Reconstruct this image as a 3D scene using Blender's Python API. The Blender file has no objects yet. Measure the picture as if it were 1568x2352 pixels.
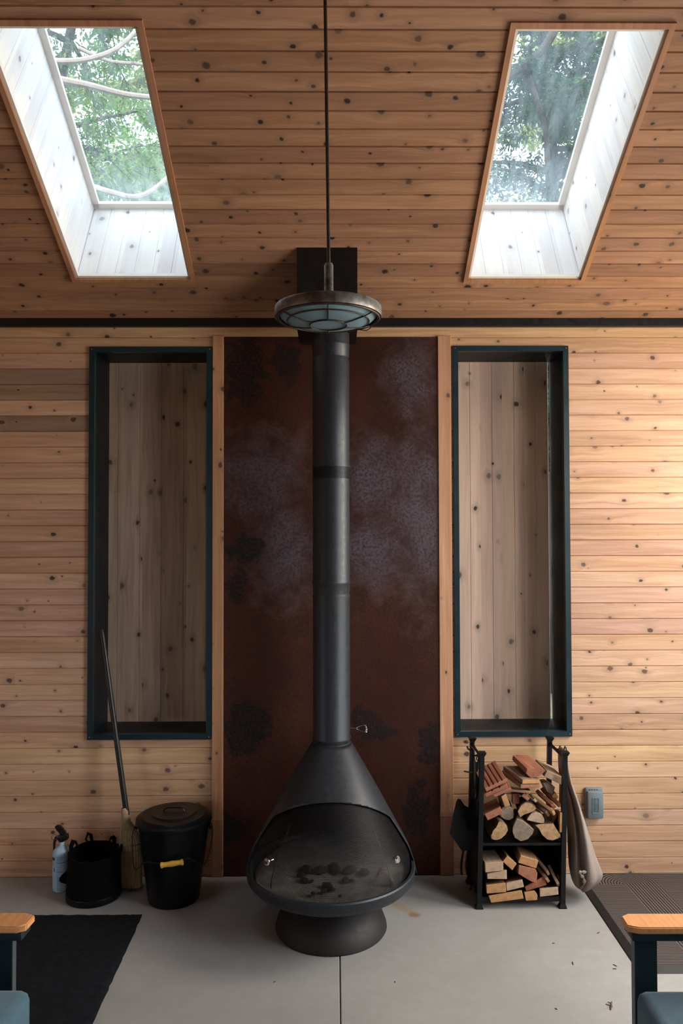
import bpy, bmesh, math, random
from mathutils import Vector, Matrix, noise
random.seed(7)
sc = bpy.context.scene
C = sc.collection
PI = math.pi
# ------------------------------------------------------------------ camera model (used for laying the room out, too)
FPX, PITCH, YAW, ROLL = 1720.0, 0.0253, 0.00845, 0.00252
EYE = Vector((0, 0, 1.70))
B_ = Matrix(((1, 0, 0), (0, 0, -1), (0, 1, 0)))
def _m(a): return Matrix(a)
cy, sy = math.cos(YAW), math.sin(YAW); cp, sp = math.cos(PITCH), math.sin(PITCH); cr, sr = math.cos(ROLL), math.sin(ROLL)
W2C = _m(((cr, sr, 0), (-sr, cr, 0), (0, 0, 1))) @ _m(((1, 0, 0), (0, cp, sp), (0, -sp, cp))) @ _m(((cy, 0, -sy), (0, 1, 0), (sy, 0, cy))) @ B_
def ray(u, v): return W2C.transposed() @ Vector(((u - 784) / FPX, (v - 1176) / FPX, 1))
def onY(u, v, y): d = ray(u, v); return EYE + d * (y / d.y)
def onZ(u, v, z=0.0): d = ray(u, v); return EYE + d * ((z - EYE.z) / d.z)
WALL = 3.74            # inner face of the wall with the fireplace
ZC = 2.752             # height where the sloping ceiling meets it
SL = math.radians(30.26); TS, CS, SS = math.tan(SL), math.cos(SL), math.sin(SL)
RIDGE = -0.2; REAR = 2 * RIDGE - WALL; XL, XR = -3.4, 2.35
def onC(u, v):         # on the sloping ceiling -> (x, s) s = distance up the slope from the wall
    d = ray(u, v); t = (ZC + WALL * TS - EYE.z) / (d.z + d.y * TS); p = EYE + d * t
    return p.x, (WALL - p.y) / CS
# ------------------------------------------------------------------ node helper
class G:
    def __init__(s, name):
        s.m = bpy.data.materials.new(name); s.m.use_nodes = True; s.t = s.m.node_tree
        s.t.nodes.clear(); s.out = s.n('ShaderNodeOutputMaterial')
    def n(s, typ, **k):
        x = s.t.nodes.new(typ)
        for a, b in k.items(): setattr(x, a, b)
        return x
    def put(s, sock, val):
        if isinstance(val, bpy.types.NodeSocket): s.t.links.new(val, sock)
        elif val is not None:
            if isinstance(val, (tuple, list)) and len(val) == 3 and sock.type == 'RGBA': val = (*val, 1)
            sock.default_value = val
    def f(s, op, a, b=None, c=None, clamp=False):
        x = s.n('ShaderNodeMath', operation=op, use_clamp=clamp)
        for i, v in enumerate((a, b, c)):
            if v is not None: s.put(x.inputs[i], v)
        return x.outputs[0]
    def add(s, a, b): return s.f('ADD', a, b)
    def sub(s, a, b): return s.f('SUBTRACT', a, b)
    def mul(s, a, b): return s.f('MULTIPLY', a, b)
    def div(s, a, b): return s.f('DIVIDE', a, b)
    def sep(s, v):
        x = s.n('ShaderNodeSeparateXYZ'); s.put(x.inputs[0], v); return x.outputs
    def vec(s, a=0.0, b=0.0, c=0.0):
        x = s.n('ShaderNodeCombineXYZ')
        for i, v in enumerate((a, b, c)): s.put(x.inputs[i], v)
        return x.outputs[0]
    def co(s): return s.n('ShaderNodeTexCoord').outputs['Object']
    def noise(s, v, scale=5, detail=4, rough=.55, dist=0):
        x = s.n('ShaderNodeTexNoise'); s.put(x.inputs['Vector'], v); s.put(x.inputs['Scale'], scale)
        x.inputs['Detail'].default_value = detail; x.inputs['Roughness'].default_value = rough; x.inputs['Distortion'].default_value = dist
        return x.outputs['Fac']
    def white(s, w):
        x = s.n('ShaderNodeTexWhiteNoise', noise_dimensions='1D'); s.put(x.inputs['W'], w); return x.outputs
    def ramp(s, v, lo, hi, a=0.0, b=1.0, kind='LINEAR'):
        x = s.n('ShaderNodeMapRange', interpolation_type=kind); x.clamp = True
        s.put(x.inputs['Value'], v)
        for i, q in zip(('From Min', 'From Max', 'To Min', 'To Max'), (lo, hi, a, b)): s.put(x.inputs[i], q)
        return x.outputs['Result']
    def mix(s, fac, a, b, mode='MIX'):
        x = s.n('ShaderNodeMix', data_type='RGBA', blend_type=mode)
        s.put(x.inputs[0], fac); s.put(x.inputs[6], a); s.put(x.inputs[7], b); return x.outputs[2]
    def bump(s, h, strength=.3, dist=.01):
        x = s.n('ShaderNodeBump'); s.put(x.inputs['Height'], h); x.inputs['Strength'].default_value = strength; x.inputs['Distance'].default_value = dist
        return x.outputs[0]
    def bsdf(s, col, rough=.5, metal=0.0, normal=None, **k):
        x = s.n('ShaderNodeBsdfPrincipled'); s.put(x.inputs['Base Color'], col); s.put(x.inputs['Roughness'], rough); s.put(x.inputs['Metallic'], metal)
        if normal is not None: s.put(x.inputs['Normal'], normal)
        for a, b in k.items(): s.put(x.inputs[a.replace('_', ' ')], b)
        return x.outputs[0]
    def done(s, sh): s.t.links.new(sh, s.out.inputs['Surface']); return s.m

def plain(name, col, rough=.5, metal=0.0, var=.25, scale=30, bump=.0, spec=.5):
    g = G(name); c = g.co(); n = g.noise(c, scale, 4)
    k = g.ramp(n, .3, .7, 1 - var, 1 + var)
    cc = g.mix(1.0, col, g.vec(k, k, k), 'MULTIPLY')
    nr = g.bump(g.noise(c, scale * 4, 3), bump, .004) if bump else None
    return g.done(g.bsdf(cc, g.ramp(n, .3, .7, rough * .85, min(1, rough * 1.15)), metal, nr, Specular_IOR_Level=spec))

def board_wood(name, along, across, pitch, phase, light, dark, knot, spread=.35, cell=.12, kmin=.03, kmax=.1, special=None, rough=.55, contrast=1.0, seg=3.7, khalo=None, bl=.4, tv=1.0):
    g = G(name); s = g.sep(g.co()); L, A = s[along], s[across]
    a = g.div(g.sub(A, phase), pitch); idx = g.f('FLOOR', a)
    r1 = g.white(g.add(idx, .37))['Value']
    sg = g.f('FLOOR', g.add(g.div(L, seg), g.mul(r1, 7.0)))
    key = g.add(g.mul(idx, 17.13), g.mul(sg, 5.71))
    w = g.white(key); tone, wc = w['Value'], g.sep(w['Color'])
    # knots
    kv = g.vec(g.add(g.div(L, cell * 1.25), g.mul(tone, 91.0)), g.add(g.div(A, cell), g.mul(wc[1], 53.0)), 0.0)
    v = g.n('ShaderNodeTexVoronoi', voronoi_dimensions='2D', feature='F1'); g.put(v.inputs['Vector'], kv); v.inputs['Scale'].default_value = 1
    kd = v.outputs['Distance']; kr = g.sep(v.outputs['Color'])
    wob = g.mul(g.sub(g.noise(kv, 7, 3), .5), .11)
    kd2 = g.add(kd, wob)
    size = g.ramp(g.f('POWER', kr[0], 1.6), 0, 1, kmin, kmax)
    kmask = g.ramp(kd2, size, g.mul(size, .6), 0, 1)
    halo = g.ramp(kd2, g.mul(size, 3.0), size, 0, 1)
    # grain, bent around the knots
    bend = g.div(g.mul(size, .5), g.add(kd, .12))
    gv = g.vec(g.add(g.mul(L, 1.1), g.mul(tone, 40.0)), g.add(g.mul(A, 26.0), g.mul(bend, 2.2)), g.mul(key, .73))
    gr = g.noise(gv, 1.6, 6, .62, .6)
    fine = g.noise(g.vec(g.mul(L, 6.0), g.mul(A, 220.0), key), 1.0, 3, .6)
    big = g.noise(g.vec(g.mul(L, .9), g.mul(A, 3.0), key), 1.2, 2)
    cc = g.mix(g.ramp(gr, .5 - .22 / contrast, .5 + .22 / contrast, 0, 1), light, dark)
    cc = g.mix(g.mul(g.ramp(fine, .45, .75), .35), cc, dark)
    t = g.ramp(tone, 0, 1, 1 - spread, 1 + spread * .6)
    t = g.mul(t, g.ramp(big, .3, .7, .9, 1.1))
    if special: t = g.mul(t, special(g, idx, L))
    tint = g.vec(t, g.mul(t, g.ramp(wc[0], 0, 1, 1 - .07 * tv, 1 + .04 * tv)), g.mul(t, g.ramp(wc[2], 0, 1, 1 - .14 * tv, 1 + .08 * tv)))
    cc = g.mix(1.0, cc, tint, 'MULTIPLY')
    cc = g.mix(g.mul(halo, .55), cc, khalo or [c * .5 for c in light])
    cc = g.mix(g.mul(kmask, g.ramp(kr[2], .1, .5, .55, .95)), cc, g.mix(g.ramp(kr[1], .4, .9, 0, 1), knot, [min(1, c * 2.6 + .02) for c in knot]))
    return g.done(g.bsdf(cc, g.ramp(gr, .3, .7, rough, rough + .12), 0, None, Specular_IOR_Level=bl))

def log_wood(name, light, dark, rough=.75, sc_=1.0):
    g = G(name); s = g.sep(g.co())
    v = g.vec(g.mul(s[0], 160.0 * sc_), g.mul(s[1], 9.0), g.mul(s[2], 160.0 * sc_)); n = g.noise(v, 1, 5, .6, .3)
    b = g.noise(g.co(), 22, 3)
    cc = g.mix(g.ramp(n, .3, .7), light, dark); cc = g.mix(g.mul(g.ramp(b, .45, .75), .35), cc, dark)
    return g.done(g.bsdf(cc, rough, 0, g.bump(n, .35, .004)))
def end_wood(name, light, dark):
    g = G(name); c = g.co(); s = g.sep(c)
    r = g.f('SQRT', g.add(g.mul(s[0], s[0]), g.mul(s[2], s[2])))
    w = g.f('SINE', g.add(g.mul(r, 900.0), g.mul(g.noise(c, 30, 3), 9.0)))
    n = g.noise(c, 60, 5, .7)
    cc = g.mix(g.ramp(w, -1, 1, .0, .35), light, dark); cc = g.mix(g.mul(g.ramp(n, .40, .66), .85), cc, dark); cc = g.mix(g.ramp(g.noise(c, 18, 3), .5, .7, 0, .5), cc, dark)
    return g.done(g.bsdf(cc, .85, 0, g.bump(n, .3, .004)))
# ------------------------------------------------------------------ mesh helpers
def chain(o):
    m = o.matrix_basis.copy()
    while o.parent: o = o.parent; m = o.matrix_basis @ m
    return m
def obj(name, bm, mats, parent=None, label=None, cat=None, group=None, kind=None, smooth=35, local=False):
    me = bpy.data.meshes.new(name)
    if parent and not local: bmesh.ops.transform(bm, matrix=chain(parent).inverted(), verts=bm.verts)
    bmesh.ops.recalc_face_normals(bm, faces=bm.faces)
    bm.to_mesh(me); bm.free()
    for m in (mats if isinstance(mats, (list, tuple)) else [mats]): me.materials.append(m)
    if smooth:
        me.shade_smooth(); me.set_sharp_from_angle(angle=math.radians(smooth))
    o = bpy.data.objects.new(name, me); C.objects.link(o)
    if parent: o.parent = parent
    return tag(o, label, cat, group, kind)
def tag(o, label=None, cat=None, group=None, kind=None):
    if label: o['label'] = label
    if cat: o['category'] = cat
    if group: o['group'] = group
    if kind: o['kind'] = kind
    return o
def thing(name, loc, label, cat, group=None, kind=None, rot=(0, 0, 0)):
    o = bpy.data.objects.new(name, None); o.empty_display_size = .1; C.objects.link(o)
    o.location = loc; o.rotation_euler = rot
    return tag(o, label, cat, group, kind)
def nb(): return bmesh.new()
def box(bm, lo, hi, bev=0.0, R=None, piv=None, mi=0):
    t = bmesh.new()
    bmesh.ops.create_cube(t, size=1)
    c = (Vector(lo) + Vector(hi)) / 2; d = Vector(hi) - Vector(lo)
    for v in t.verts: v.co = Vector((v.co.x * d.x, v.co.y * d.y, v.co.z * d.z))
    if bev: bmesh.ops.bevel(t, geom=list(t.edges), offset=min(bev, min(map(abs, d)) * .45), segments=2, affect='EDGES', profile=.5)
    M = Matrix.Translation(c)
    if R is not None:
        p = Vector(piv) if piv is not None else c
        M = Matrix.Translation(p) @ R.to_4x4() @ Matrix.Translation(c - p)
    merge(bm, t, M, mi); return bm
def merge(bm, t, M=Matrix.Identity(4), mi=None):
    mp = {}
    for v in t.verts: mp[v] = bm.verts.new(M @ v.co)
    for f in t.faces:
        try: n = bm.faces.new([mp[v] for v in f.verts])
        except ValueError: continue
        n.material_index = f.material_index if mi is None else mi
    t.free()
def lathe(bm, prof, c, seg=48, R=None, sx=1.0, sy=1.0, mi=0):
    c = Vector(c); rows = []
    for r, z in prof:
        if r < 1e-6: rows.append([bm.verts.new(c + ((R @ Vector((0, 0, z))) if R else Vector((0, 0, z))))])
        else:
            row = []
            for i in range(seg):
                a = 2 * PI * i / seg; p = Vector((r * math.cos(a) * sx, r * math.sin(a) * sy, z)); row.append(bm.verts.new(c + ((R @ p) if R else p)))
            rows.append(row)
    for a, b in zip(rows, rows[1:]):
        if len(a) == 1 and len(b) == 1: continue
        for i in range(seg):
            j = (i + 1) % seg
            if len(a) == 1: f = bm.faces.new((a[0], b[j], b[i]))
            elif len(b) == 1: f = bm.faces.new((a[i], a[j], b[0]))
            else: f = bm.faces.new((a[i], a[j], b[j], b[i]))
            f.material_index = mi
    return bm
def tube(bm, pts, r, seg=8, closed=False, cap=True, mi=0, flat=1.0):
    P = [Vector(p) for p in pts]; n = len(P); rr = r if isinstance(r, (list, tuple)) else [r] * n
    up = None; rows = []
    for i, p in enumerate(P):
        if closed: t = (P[(i + 1) % n] - P[i - 1])
        else: t = P[min(i + 1, n - 1)] - P[max(i - 1, 0)]
        t = t.normalized()
        if up is None:
            up = Vector((0, 0, 1)) if abs(t.z) < .9 else Vector((1, 0, 0))
        up = (up - t * up.dot(t))
        up = up.normalized() if up.length > 1e-6 else t.orthogonal().normalized()
        s = t.cross(up)
        rows.append([bm.verts.new(p + (s * math.cos(2 * PI * k / seg) + up * math.sin(2 * PI * k / seg) * flat) * rr[i]) for k in range(seg)])
    pr = list(zip(rows, rows[1:])) + ([(rows[-1], rows[0])] if closed else [])
    for a, b in pr:
        for k in range(seg):
            j = (k + 1) % seg; f = bm.faces.new((a[k], a[j], b[j], b[k])); f.material_index = mi
    if cap and not closed:
        bm.faces.new(rows[0][::-1]); bm.faces.new(rows[-1])
    return bm
def prism(bm, poly, vec, mi_side=0, mi_end=0):
    vec = Vector(vec); a = [bm.verts.new(Vector(p)) for p in poly]; b = [bm.verts.new(Vector(p) + vec) for p in poly]
    n = len(a)
    for fs, m in ((a[::-1], mi_end), (b, mi_end)): f = bm.faces.new(fs); f.material_index = m
    for i in range(n): f = bm.faces.new((a[i], a[(i + 1) % n], b[(i + 1) % n], b[i])); f.material_index = mi_side
    return bm
def arc(c, r, a0, a1, n, ax=(1, 0, 0), ay=(0, 0, 1)):
    c, ax, ay = Vector(c), Vector(ax), Vector(ay)
    return [c + ax * r * math.cos(a0 + (a1 - a0) * i / n) + ay * r * math.sin(a0 + (a1 - a0) * i / n) for i in range(n + 1)]
def spans(l0, l1, cuts):
    out = [(l0, l1)]
    for a, b in cuts:
        out = [q for s, e in out for q in ((s, min(e, a)), (max(s, b), e)) if q[1] - q[0] > 1e-4]
    return out
def boards(bm, f, edges, l0, l1, holes, groove=.0035, depth=.006):
    """tongue-and-groove boarding; f(l, a, d) -> point, holes = (l0, l1, a0, a1)"""
    def q(p, s, e, a, b):
        vs = [bm.verts.new(f(s, *a)), bm.verts.new(f(e, *a)), bm.verts.new(f(e, *b)), bm.verts.new(f(s, *b))]
        bm.faces.new(vs)
    for a0, a1 in zip(edges, edges[1:]):
        br = sorted({a0, a1} | {z for h in holes for z in h[2:] if a0 < z < a1})
        for s0, s1 in zip(br, br[1:]):
            mid = (s0 + s1) / 2
            cuts = [h[:2] for h in holes if h[2] < mid < h[3]]
            lo = s0 + (groove if s0 == a0 else 0); hi = s1 - (groove if s1 == a1 else 0)
            for s, e in spans(l0, l1, cuts):
                q(None, s, e, (lo, 0), (hi, 0))
                if s0 == a0: q(None, s, e, (s0, depth), (lo, 0))
                if s1 == a1: q(None, s, e, (hi, 0), (s1, depth))
def slab(bm, f, L, A, holes, d0, d1):
    ls = sorted(set(L) | {x for h in holes for x in h[:2]}); as_ = sorted(set(A) | {x for h in holes for x in h[2:]})
    for l0, l1 in zip(ls, ls[1:]):
        for a0, a1 in zip(as_, as_[1:]):
            m = ((l0 + l1) / 2, (a0 + a1) / 2)
            if any(h[0] < m[0] < h[1] and h[2] < m[1] < h[3] for h in holes): continue
            P = [f(l, a, d) for d in (d0, d1) for l, a in ((l0, a0), (l1, a0), (l1, a1), (l0, a1))]
            v = [bm.verts.new(p) for p in P]
            for ids in ((0, 1, 2, 3), (7, 6, 5, 4), (0, 4, 5, 1), (1, 5, 6, 2), (2, 6, 7, 3), (3, 7, 4, 0)): bm.faces.new([v[i] for i in ids])
def rot(ax, deg): return Matrix.Rotation(math.radians(deg), 3, ax)
# ------------------------------------------------------------------ materials
PW, Z0 = .0786, 2.594      # wall boards: pitch, one joint height
def wall_special(g, idx, L):
    left = g.f('LESS_THAN', L, -.55); t = None
    for k in (-2, -3, -5):
        m = g.f('COMPARE', idx, float(k), .5); t = m if t is None else g.add(t, m)
    return g.sub(1.0, g.mul(g.mul(left, t), .5))
M = {}
CED_L, CED_D = (.64, .375, .215), (.37, .17, .08)
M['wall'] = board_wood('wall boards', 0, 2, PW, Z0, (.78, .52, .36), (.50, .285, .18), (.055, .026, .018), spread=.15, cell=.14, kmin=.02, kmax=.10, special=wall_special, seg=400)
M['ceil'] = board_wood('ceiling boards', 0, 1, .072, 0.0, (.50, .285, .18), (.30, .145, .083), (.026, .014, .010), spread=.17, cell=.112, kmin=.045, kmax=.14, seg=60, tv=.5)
M['trim'] = board_wood('trim boards', 2, 0, .11, .03, (.66, .38, .23), (.45, .22, .115), (.06, .03, .02), spread=.12, cell=.15, kmin=.02, kmax=.09)
M['trimdark'] = board_wood('plinth boards', 2, 0, .11, .03, (.46, .24, .145), (.30, .14, .08), (.05, .025, .02), spread=.1, cell=.16)
M['lining'] = board_wood('pale skylight lining boards', 2, 0, .088, .02, (.90, .875, .86), (.82, .79, .775), (.27, .24, .25), spread=.05, cell=.17, kmin=.02, kmax=.10, khalo=(.66, .61, .60), tv=.2, seg=40)
M['lip'] = plain('pale planed pine', (.86, .80, .74), .6, var=.06, scale=9)
M['edge'] = board_wood('skylight edging', 1, 0, .6, .1, (.56, .31, .17), (.40, .19, .10), (.06, .03, .02), spread=.1, cell=.2)
M['shut_l'] = board_wood('shaded shutter boards', 2, 0, .117, .015, (.62, .455, .34), (.40, .285, .21), (.05, .03, .022), spread=.14, cell=.16, kmin=.03, kmax=.10, contrast=1.3, seg=40, tv=.6)  # left shutter: its weaker light is put into a darker board tone
M['shut_r'] = board_wood('shutter boards', 2, 0, .118, .010, (.90, .67, .52), (.70, .50, .38), (.055, .03, .022), spread=.10, cell=.17, kmin=.03, kmax=.095, seg=40, tv=.6)  # right shutter: paler board tone carries the stronger light there
M['black'] = plain('satin black paint', (.006, .0065, .008), .42, 0, .2, 40)
M['frame'] = plain('blue black frame enamel', (.0045, .0085, .012), .45, 0, .15, 8, spec=.2)
M['face'] = plain('black enamel with teal reflection', (.006, .024, .034), .38, 0, .15, 8)  # teal reflection of the sky is put into the flange colour
M['stove'] = plain('matte stove black', (.026, .031, .039), .45, .35, .18, 60, bump=.06)
M['stovein'] = plain('sooty steel', (.006, .006, .007), .8, .1, .4, 25)
M['base'] = plain('worn charcoal steel', (.022, .018, .018), .6, .3, .25, 50, bump=.1)
M['iron'] = plain('black wrought iron', (.010, .010, .0115), .48, .5, .3, 60, bump=.1)
M['chrome'] = plain('polished nickel', (.75, .74, .74), .18, 1, .05, 20)
M['rubber'] = plain('black rubber', (.012, .012, .014), .6, 0, .3, 40, bump=.15)
M['plasticblack'] = plain('black plastic', (.007, .007, .008), .45, 0, .2, 40)
M['pail'] = plain('black enamel pail', (.0025, .0032, .0045), .36, 0, .2, 24, spec=.3)
M['cloth'] = plain('black canvas', (.0022, .0022, .0026), .9, 0, .2, 60, bump=.1, spec=.15)
M['yellow'] = plain('yellow varnished wood', (.72, .42, .07), .45, 0, .12, 40)
M['extg'] = plain('white enamel cylinder', (.46, .70, .90), .35, 0, .03, 20)
M['mark'] = plain('dark print', (.02, .035, .07), .6, 0, .1, 20)
M['mark2'] = plain('blue print', (.16, .33, .44), .6, 0, .1, 20)
M['greybox'] = plain('blue grey weatherproof plastic', (.17, .21, .235), .45, 0, .06, 30)
M['greydark'] = plain('smoky cover window', (.10, .15, .18), .25, 0, .25, 60)
M['armwood'] = log_wood('orange hardwood arm', (.72, .36, .15), (.60, .27, .10), .5, .6)
M['chairmetal'] = plain('blue black aluminium', (.008, .022, .032), .45, .2, .1, 30)
M['chairlit'] = plain('lit side of chair leg', (.10, .12, .13), .45, .5, .1, 30)  # lighter tone paints the lit side face of the chair legs
def fabric():
    g = G('teal cushion fabric'); c = g.co(); s = g.sep(c)
    w = g.mul(g.f('SINE', g.mul(s[0], 2600.0)), g.f('SINE', g.mul(s[1], 2600.0)))
    n = g.noise(c, 7, 4); k = g.noise(c, 260, 2)
    cc = g.mix(g.ramp(n, .35, .7), (.035, .095, .135), (.055, .135, .185)); cc = g.mix(g.ramp(k, .5, .75, 0, .4), cc, (.10, .20, .25))
    return g.done(g.bsdf(cc, .9, 0, g.bump(g.add(w, k), .25, .002), Sheen_Weight=.2))
M['fabric'] = fabric()
def concrete():
    g = G('concrete'); c = g.co(); s = g.sep(c)
    a = g.noise(c, 1.1, 5, .6); b = g.noise(c, 14, 5, .65); d = g.noise(c, 180, 2)
    cc = g.mix(g.ramp(a, .3, .72), (.27, .27, .268), (.375, .375, .37)); cc = g.mix(g.ramp(b, .35, .7, 0, .4), cc, (.27, .266, .26)); cc = g.mix(g.ramp(d, .55, .8, 0, .35), cc, (.30, .29, .28))
    def spot(u, v, rx, ry, ang):
        p = onZ(u, v); ca, sa = math.cos(ang), math.sin(ang)
        dx, dy = g.sub(s[0], p.x), g.sub(s[1], p.y)
        X = g.div(g.add(g.mul(dx, ca), g.mul(dy, sa)), rx); Y = g.div(g.sub(g.mul(dy, ca), g.mul(dx, sa)), ry)
        q = g.add(g.add(g.mul(X, X), g.mul(Y, Y)), g.mul(g.sub(g.noise(c, 22, 3), .5), 1.0))
        return g.ramp(q, 1, 0, 0, 1, 'SMOOTHSTEP')
    cc = g.mix(g.mul(spot(951, 2101, .035, .030, -.4), .8), cc, (.22, .10, .035))
    cc = g.mix(g.mul(spot(925, 2085, .10, .035, -.75), .55), cc, (.33, .20, .09))
    return g.done(g.bsdf(cc, g.ramp(b, .3, .7, .62, .8), 0, g.bump(g.add(b, d), .12, .003), Specular_IOR_Level=.35))
M['concrete'] = concrete()
def rust():
    g = G('rust patina steel'); c = g.co(); s = g.sep(c); X, Z = s[0], s[2]
    a = g.noise(c, 2.1, 4, .55); b = g.noise(c, 9, 6, .65, .4); f = g.noise(c, 75, 4, .6); h = g.noise(c, 260, 2)
    cc = g.mix(g.ramp(a, .38, .62), (.060, .0125, .0065), (.085, .024, .012))
    cc = g.mix(g.ramp(g.add(g.mul(f, .6), g.mul(b, .4)), .46, .58, 0, .75), cc, (.030, .013, .012))
    cc = g.mix(g.ramp(h, .60, .75, 0, .6), cc, (.14, .085, .065))
    def blot(u, v, rx, rz):
        p = onY(u, v, WALL); dx, dz = g.div(g.sub(X, p.x), rx), g.div(g.sub(Z, p.z), rz)
        return g.f('SQRT', g.add(g.mul(dx, dx), g.mul(dz, dz)))
    def tot(items, lo, hi, amp):
        t = None
        for it in items:
            m = g.ramp(g.add(blot(*it), g.mul(g.sub(b, .5), amp)), hi, lo, 0, 1)
            t = m if t is None else g.f('MAXIMUM', t, m)
        return t
    blue = tot(((600, 1090, .22, .22), (650, 1270, .18, .26), (860, 1090, .18, .22), (940, 860, .14, .22), (860, 1270, .2, .2), (960, 1180, .16, .5)), .2, 1.25, 2.4)  # blue-grey mill scale, plus window sheen painted into the colour
    cc = g.mix(g.mul(blue, g.ramp(f, .38, .58, .25, 1)), cc, (.112, .104, .132))
    blk = tot(((570, 1670, .14, .17), (565, 850, .12, .22), (655, 840, .09, .14), (565, 1265, .15, .10), (960, 1855, .08, .12), (990, 1700, .07, .14), (850, 1670, .12, .10), (540, 1900, .14, .1), (545, 1340, .07, .12)), .6, .85, 3.2)
    cc = g.mix(g.mul(blk, g.ramp(f, .34, .5, .2, .9)), cc, (.008, .008, .011))
    och = tot(((650, 870, .10, .16), (860, 1660, .12, .10)), .2, 1.0, 2.6)
    cc = g.mix(g.mul(och, g.ramp(f, .52, .62, 0, .5)), cc, (.085, .050, .022))
    return g.done(g.bsdf(cc, g.ramp(f, .3, .7, .38, .58), .45, g.bump(g.add(f, g.mul(h, .5)), .25, .004)))
M['rust'] = rust()
def glass(name, dust, spec=.06, tint=(1, 1, 1)):
    g = G(name); t = g.n('ShaderNodeBsdfTransparent'); g.put(t.inputs[0], tint)
    gl = g.n('ShaderNodeBsdfGlossy'); gl.inputs['Roughness'].default_value = .02
    fr = g.n('ShaderNodeFresnel'); fr.inputs['IOR'].default_value = 1.28
    m = g.n('ShaderNodeMixShader'); bf = g.n('ShaderNodeNewGeometry').outputs['Backfacing']; g.put(m.inputs[0], g.mul(fr.outputs[0], g.sub(1.0, bf))); g.t.links.new(t.outputs[0], m.inputs[1]); g.t.links.new(gl.outputs[0], m.inputs[2])
    res = m.outputs[0]
    if dust:
        c = g.co(); s = g.sep(c)
        tr = g.n('ShaderNodeBsdfTranslucent'); g.put(tr.inputs[0], (.82, .88, .92))
        # dirt settles along the lower edge and the frame
        low = g.ramp(s[1], .0, .34, 1, 0, 'SMOOTHSTEP'); n = g.noise(g.vec(g.mul(s[0], 22.0), g.mul(s[1], 7.0), 0.0), 1, 6, .65)
        fine = g.noise(c, 160, 3); k = g.mul(g.ramp(n, .32, .72, .25, 1.0), g.add(.07, g.mul(low, .13))); k = g.add(k, g.ramp(fine, .62, .8, 0, .12))
        m2 = g.n('ShaderNodeMixShader'); g.put(m2.inputs[0], g.mul(k, dust)); g.t.links.new(res, m2.inputs[1]); g.t.links.new(tr.outputs[0], m2.inputs[2]); res = m2.outputs[0]
    return g.done(res)
M['pane'] = glass('clear glass', 0); M['skypane'] = glass('dusty skylight glass', 1.0)
def meshscreen():
    g = G('fire screen mesh'); s = g.sep(g.co())
    ang = g.mul(g.f('ARCTAN2', s[0], g.mul(s[1], -1.0)), .34)
    def wire(x): return g.f('LESS_THAN', g.f('FRACT', g.div(x, .0036)), .33)
    k = g.f('MAXIMUM', wire(ang), wire(s[2]))
    t = g.n('ShaderNodeBsdfTransparent'); p = g.bsdf((.012, .012, .013), .55, .6)
    m = g.n('ShaderNodeMixShader'); g.put(m.inputs[0], k); g.t.links.new(t.outputs[0], m.inputs[1]); g.t.links.new(p, m.inputs[2])
    return g.done(m.outputs[0])
M['screen'] = meshscreen()
def galv():
    g = G('weathered galvanised steel'); c = g.co(); n = g.noise(c, 14, 6, .7); k = g.noise(c, 60, 4)
    cc = g.mix(g.ramp(n, .4, .62), (.10, .085, .075), (.28, .28, .27)); cc = g.mix(g.ramp(k, .55, .75, 0, .5), cc, (.06, .05, .045))
    return g.done(g.bsdf(cc, .5, .75))
M['galv'] = galv(); M['bronze'] = plain('dark bronze rod', (.060, .045, .036), .45, .6, .3, 30)
def frost():
    g = G('frosted diffuser glass'); n = g.noise(g.co(), 20, 3)
    p = g.bsdf(g.mix(g.ramp(n, .3, .7), (.19, .31, .38), (.23, .35, .42)), .5, 0, None, Subsurface_Weight=.0)
    return g.done(p)
M['frost'] = frost()
def rugmat():
    g = G('charcoal felt pile'); c = g.co(); n = g.noise(c, 45, 4, .7); k = g.noise(c, 240, 3, .7); w = g.noise(g.vec(g.mul(g.sep(c)[0], 6.0), g.mul(g.sep(c)[1], 60.0), 0.0), 1, 3)
    cc = g.mix(g.ramp(n, .45, .7), (.0045, .006, .009), (.010, .015, .021)); cc = g.mix(g.mul(g.ramp(k, .56, .74, 0, .9), g.ramp(w, .35, .65, .3, 1)), cc, (.035, .052, .066))
    return g.done(g.bsdf(cc, .95, 0, g.bump(g.add(k, n), .7, .006), Specular_IOR_Level=.2))
M['rug'] = rugmat()
def straw():
    g = G('broom straw'); s = g.sep(g.co()); n = g.noise(g.vec(g.mul(s[0], 260.0), g.mul(s[1], 260.0), g.mul(s[2], 5.0)), 1, 4, .6)
    cc = g.mix(g.ramp(n, .3, .7), (.50, .39, .22), (.22, .155, .085))
    return g.done(g.bsdf(cc, .8, 0, g.bump(n, .6, .006)))
M['straw'] = straw()
def canvas():
    g = G('tan canvas'); c = g.co(); s = g.sep(c); n = g.noise(c, 9, 4); w = g.add(g.f('SINE', g.mul(s[0], 1800.0)), g.f('SINE', g.mul(s[2], 1800.0)))
    cc = g.mix(g.ramp(n, .35, .7), (.31, .25, .215), (.24, .19, .165))
    return g.done(g.bsdf(cc, .9, 0, g.bump(w, .15, .002)))
M['canvas'] = canvas()
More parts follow.
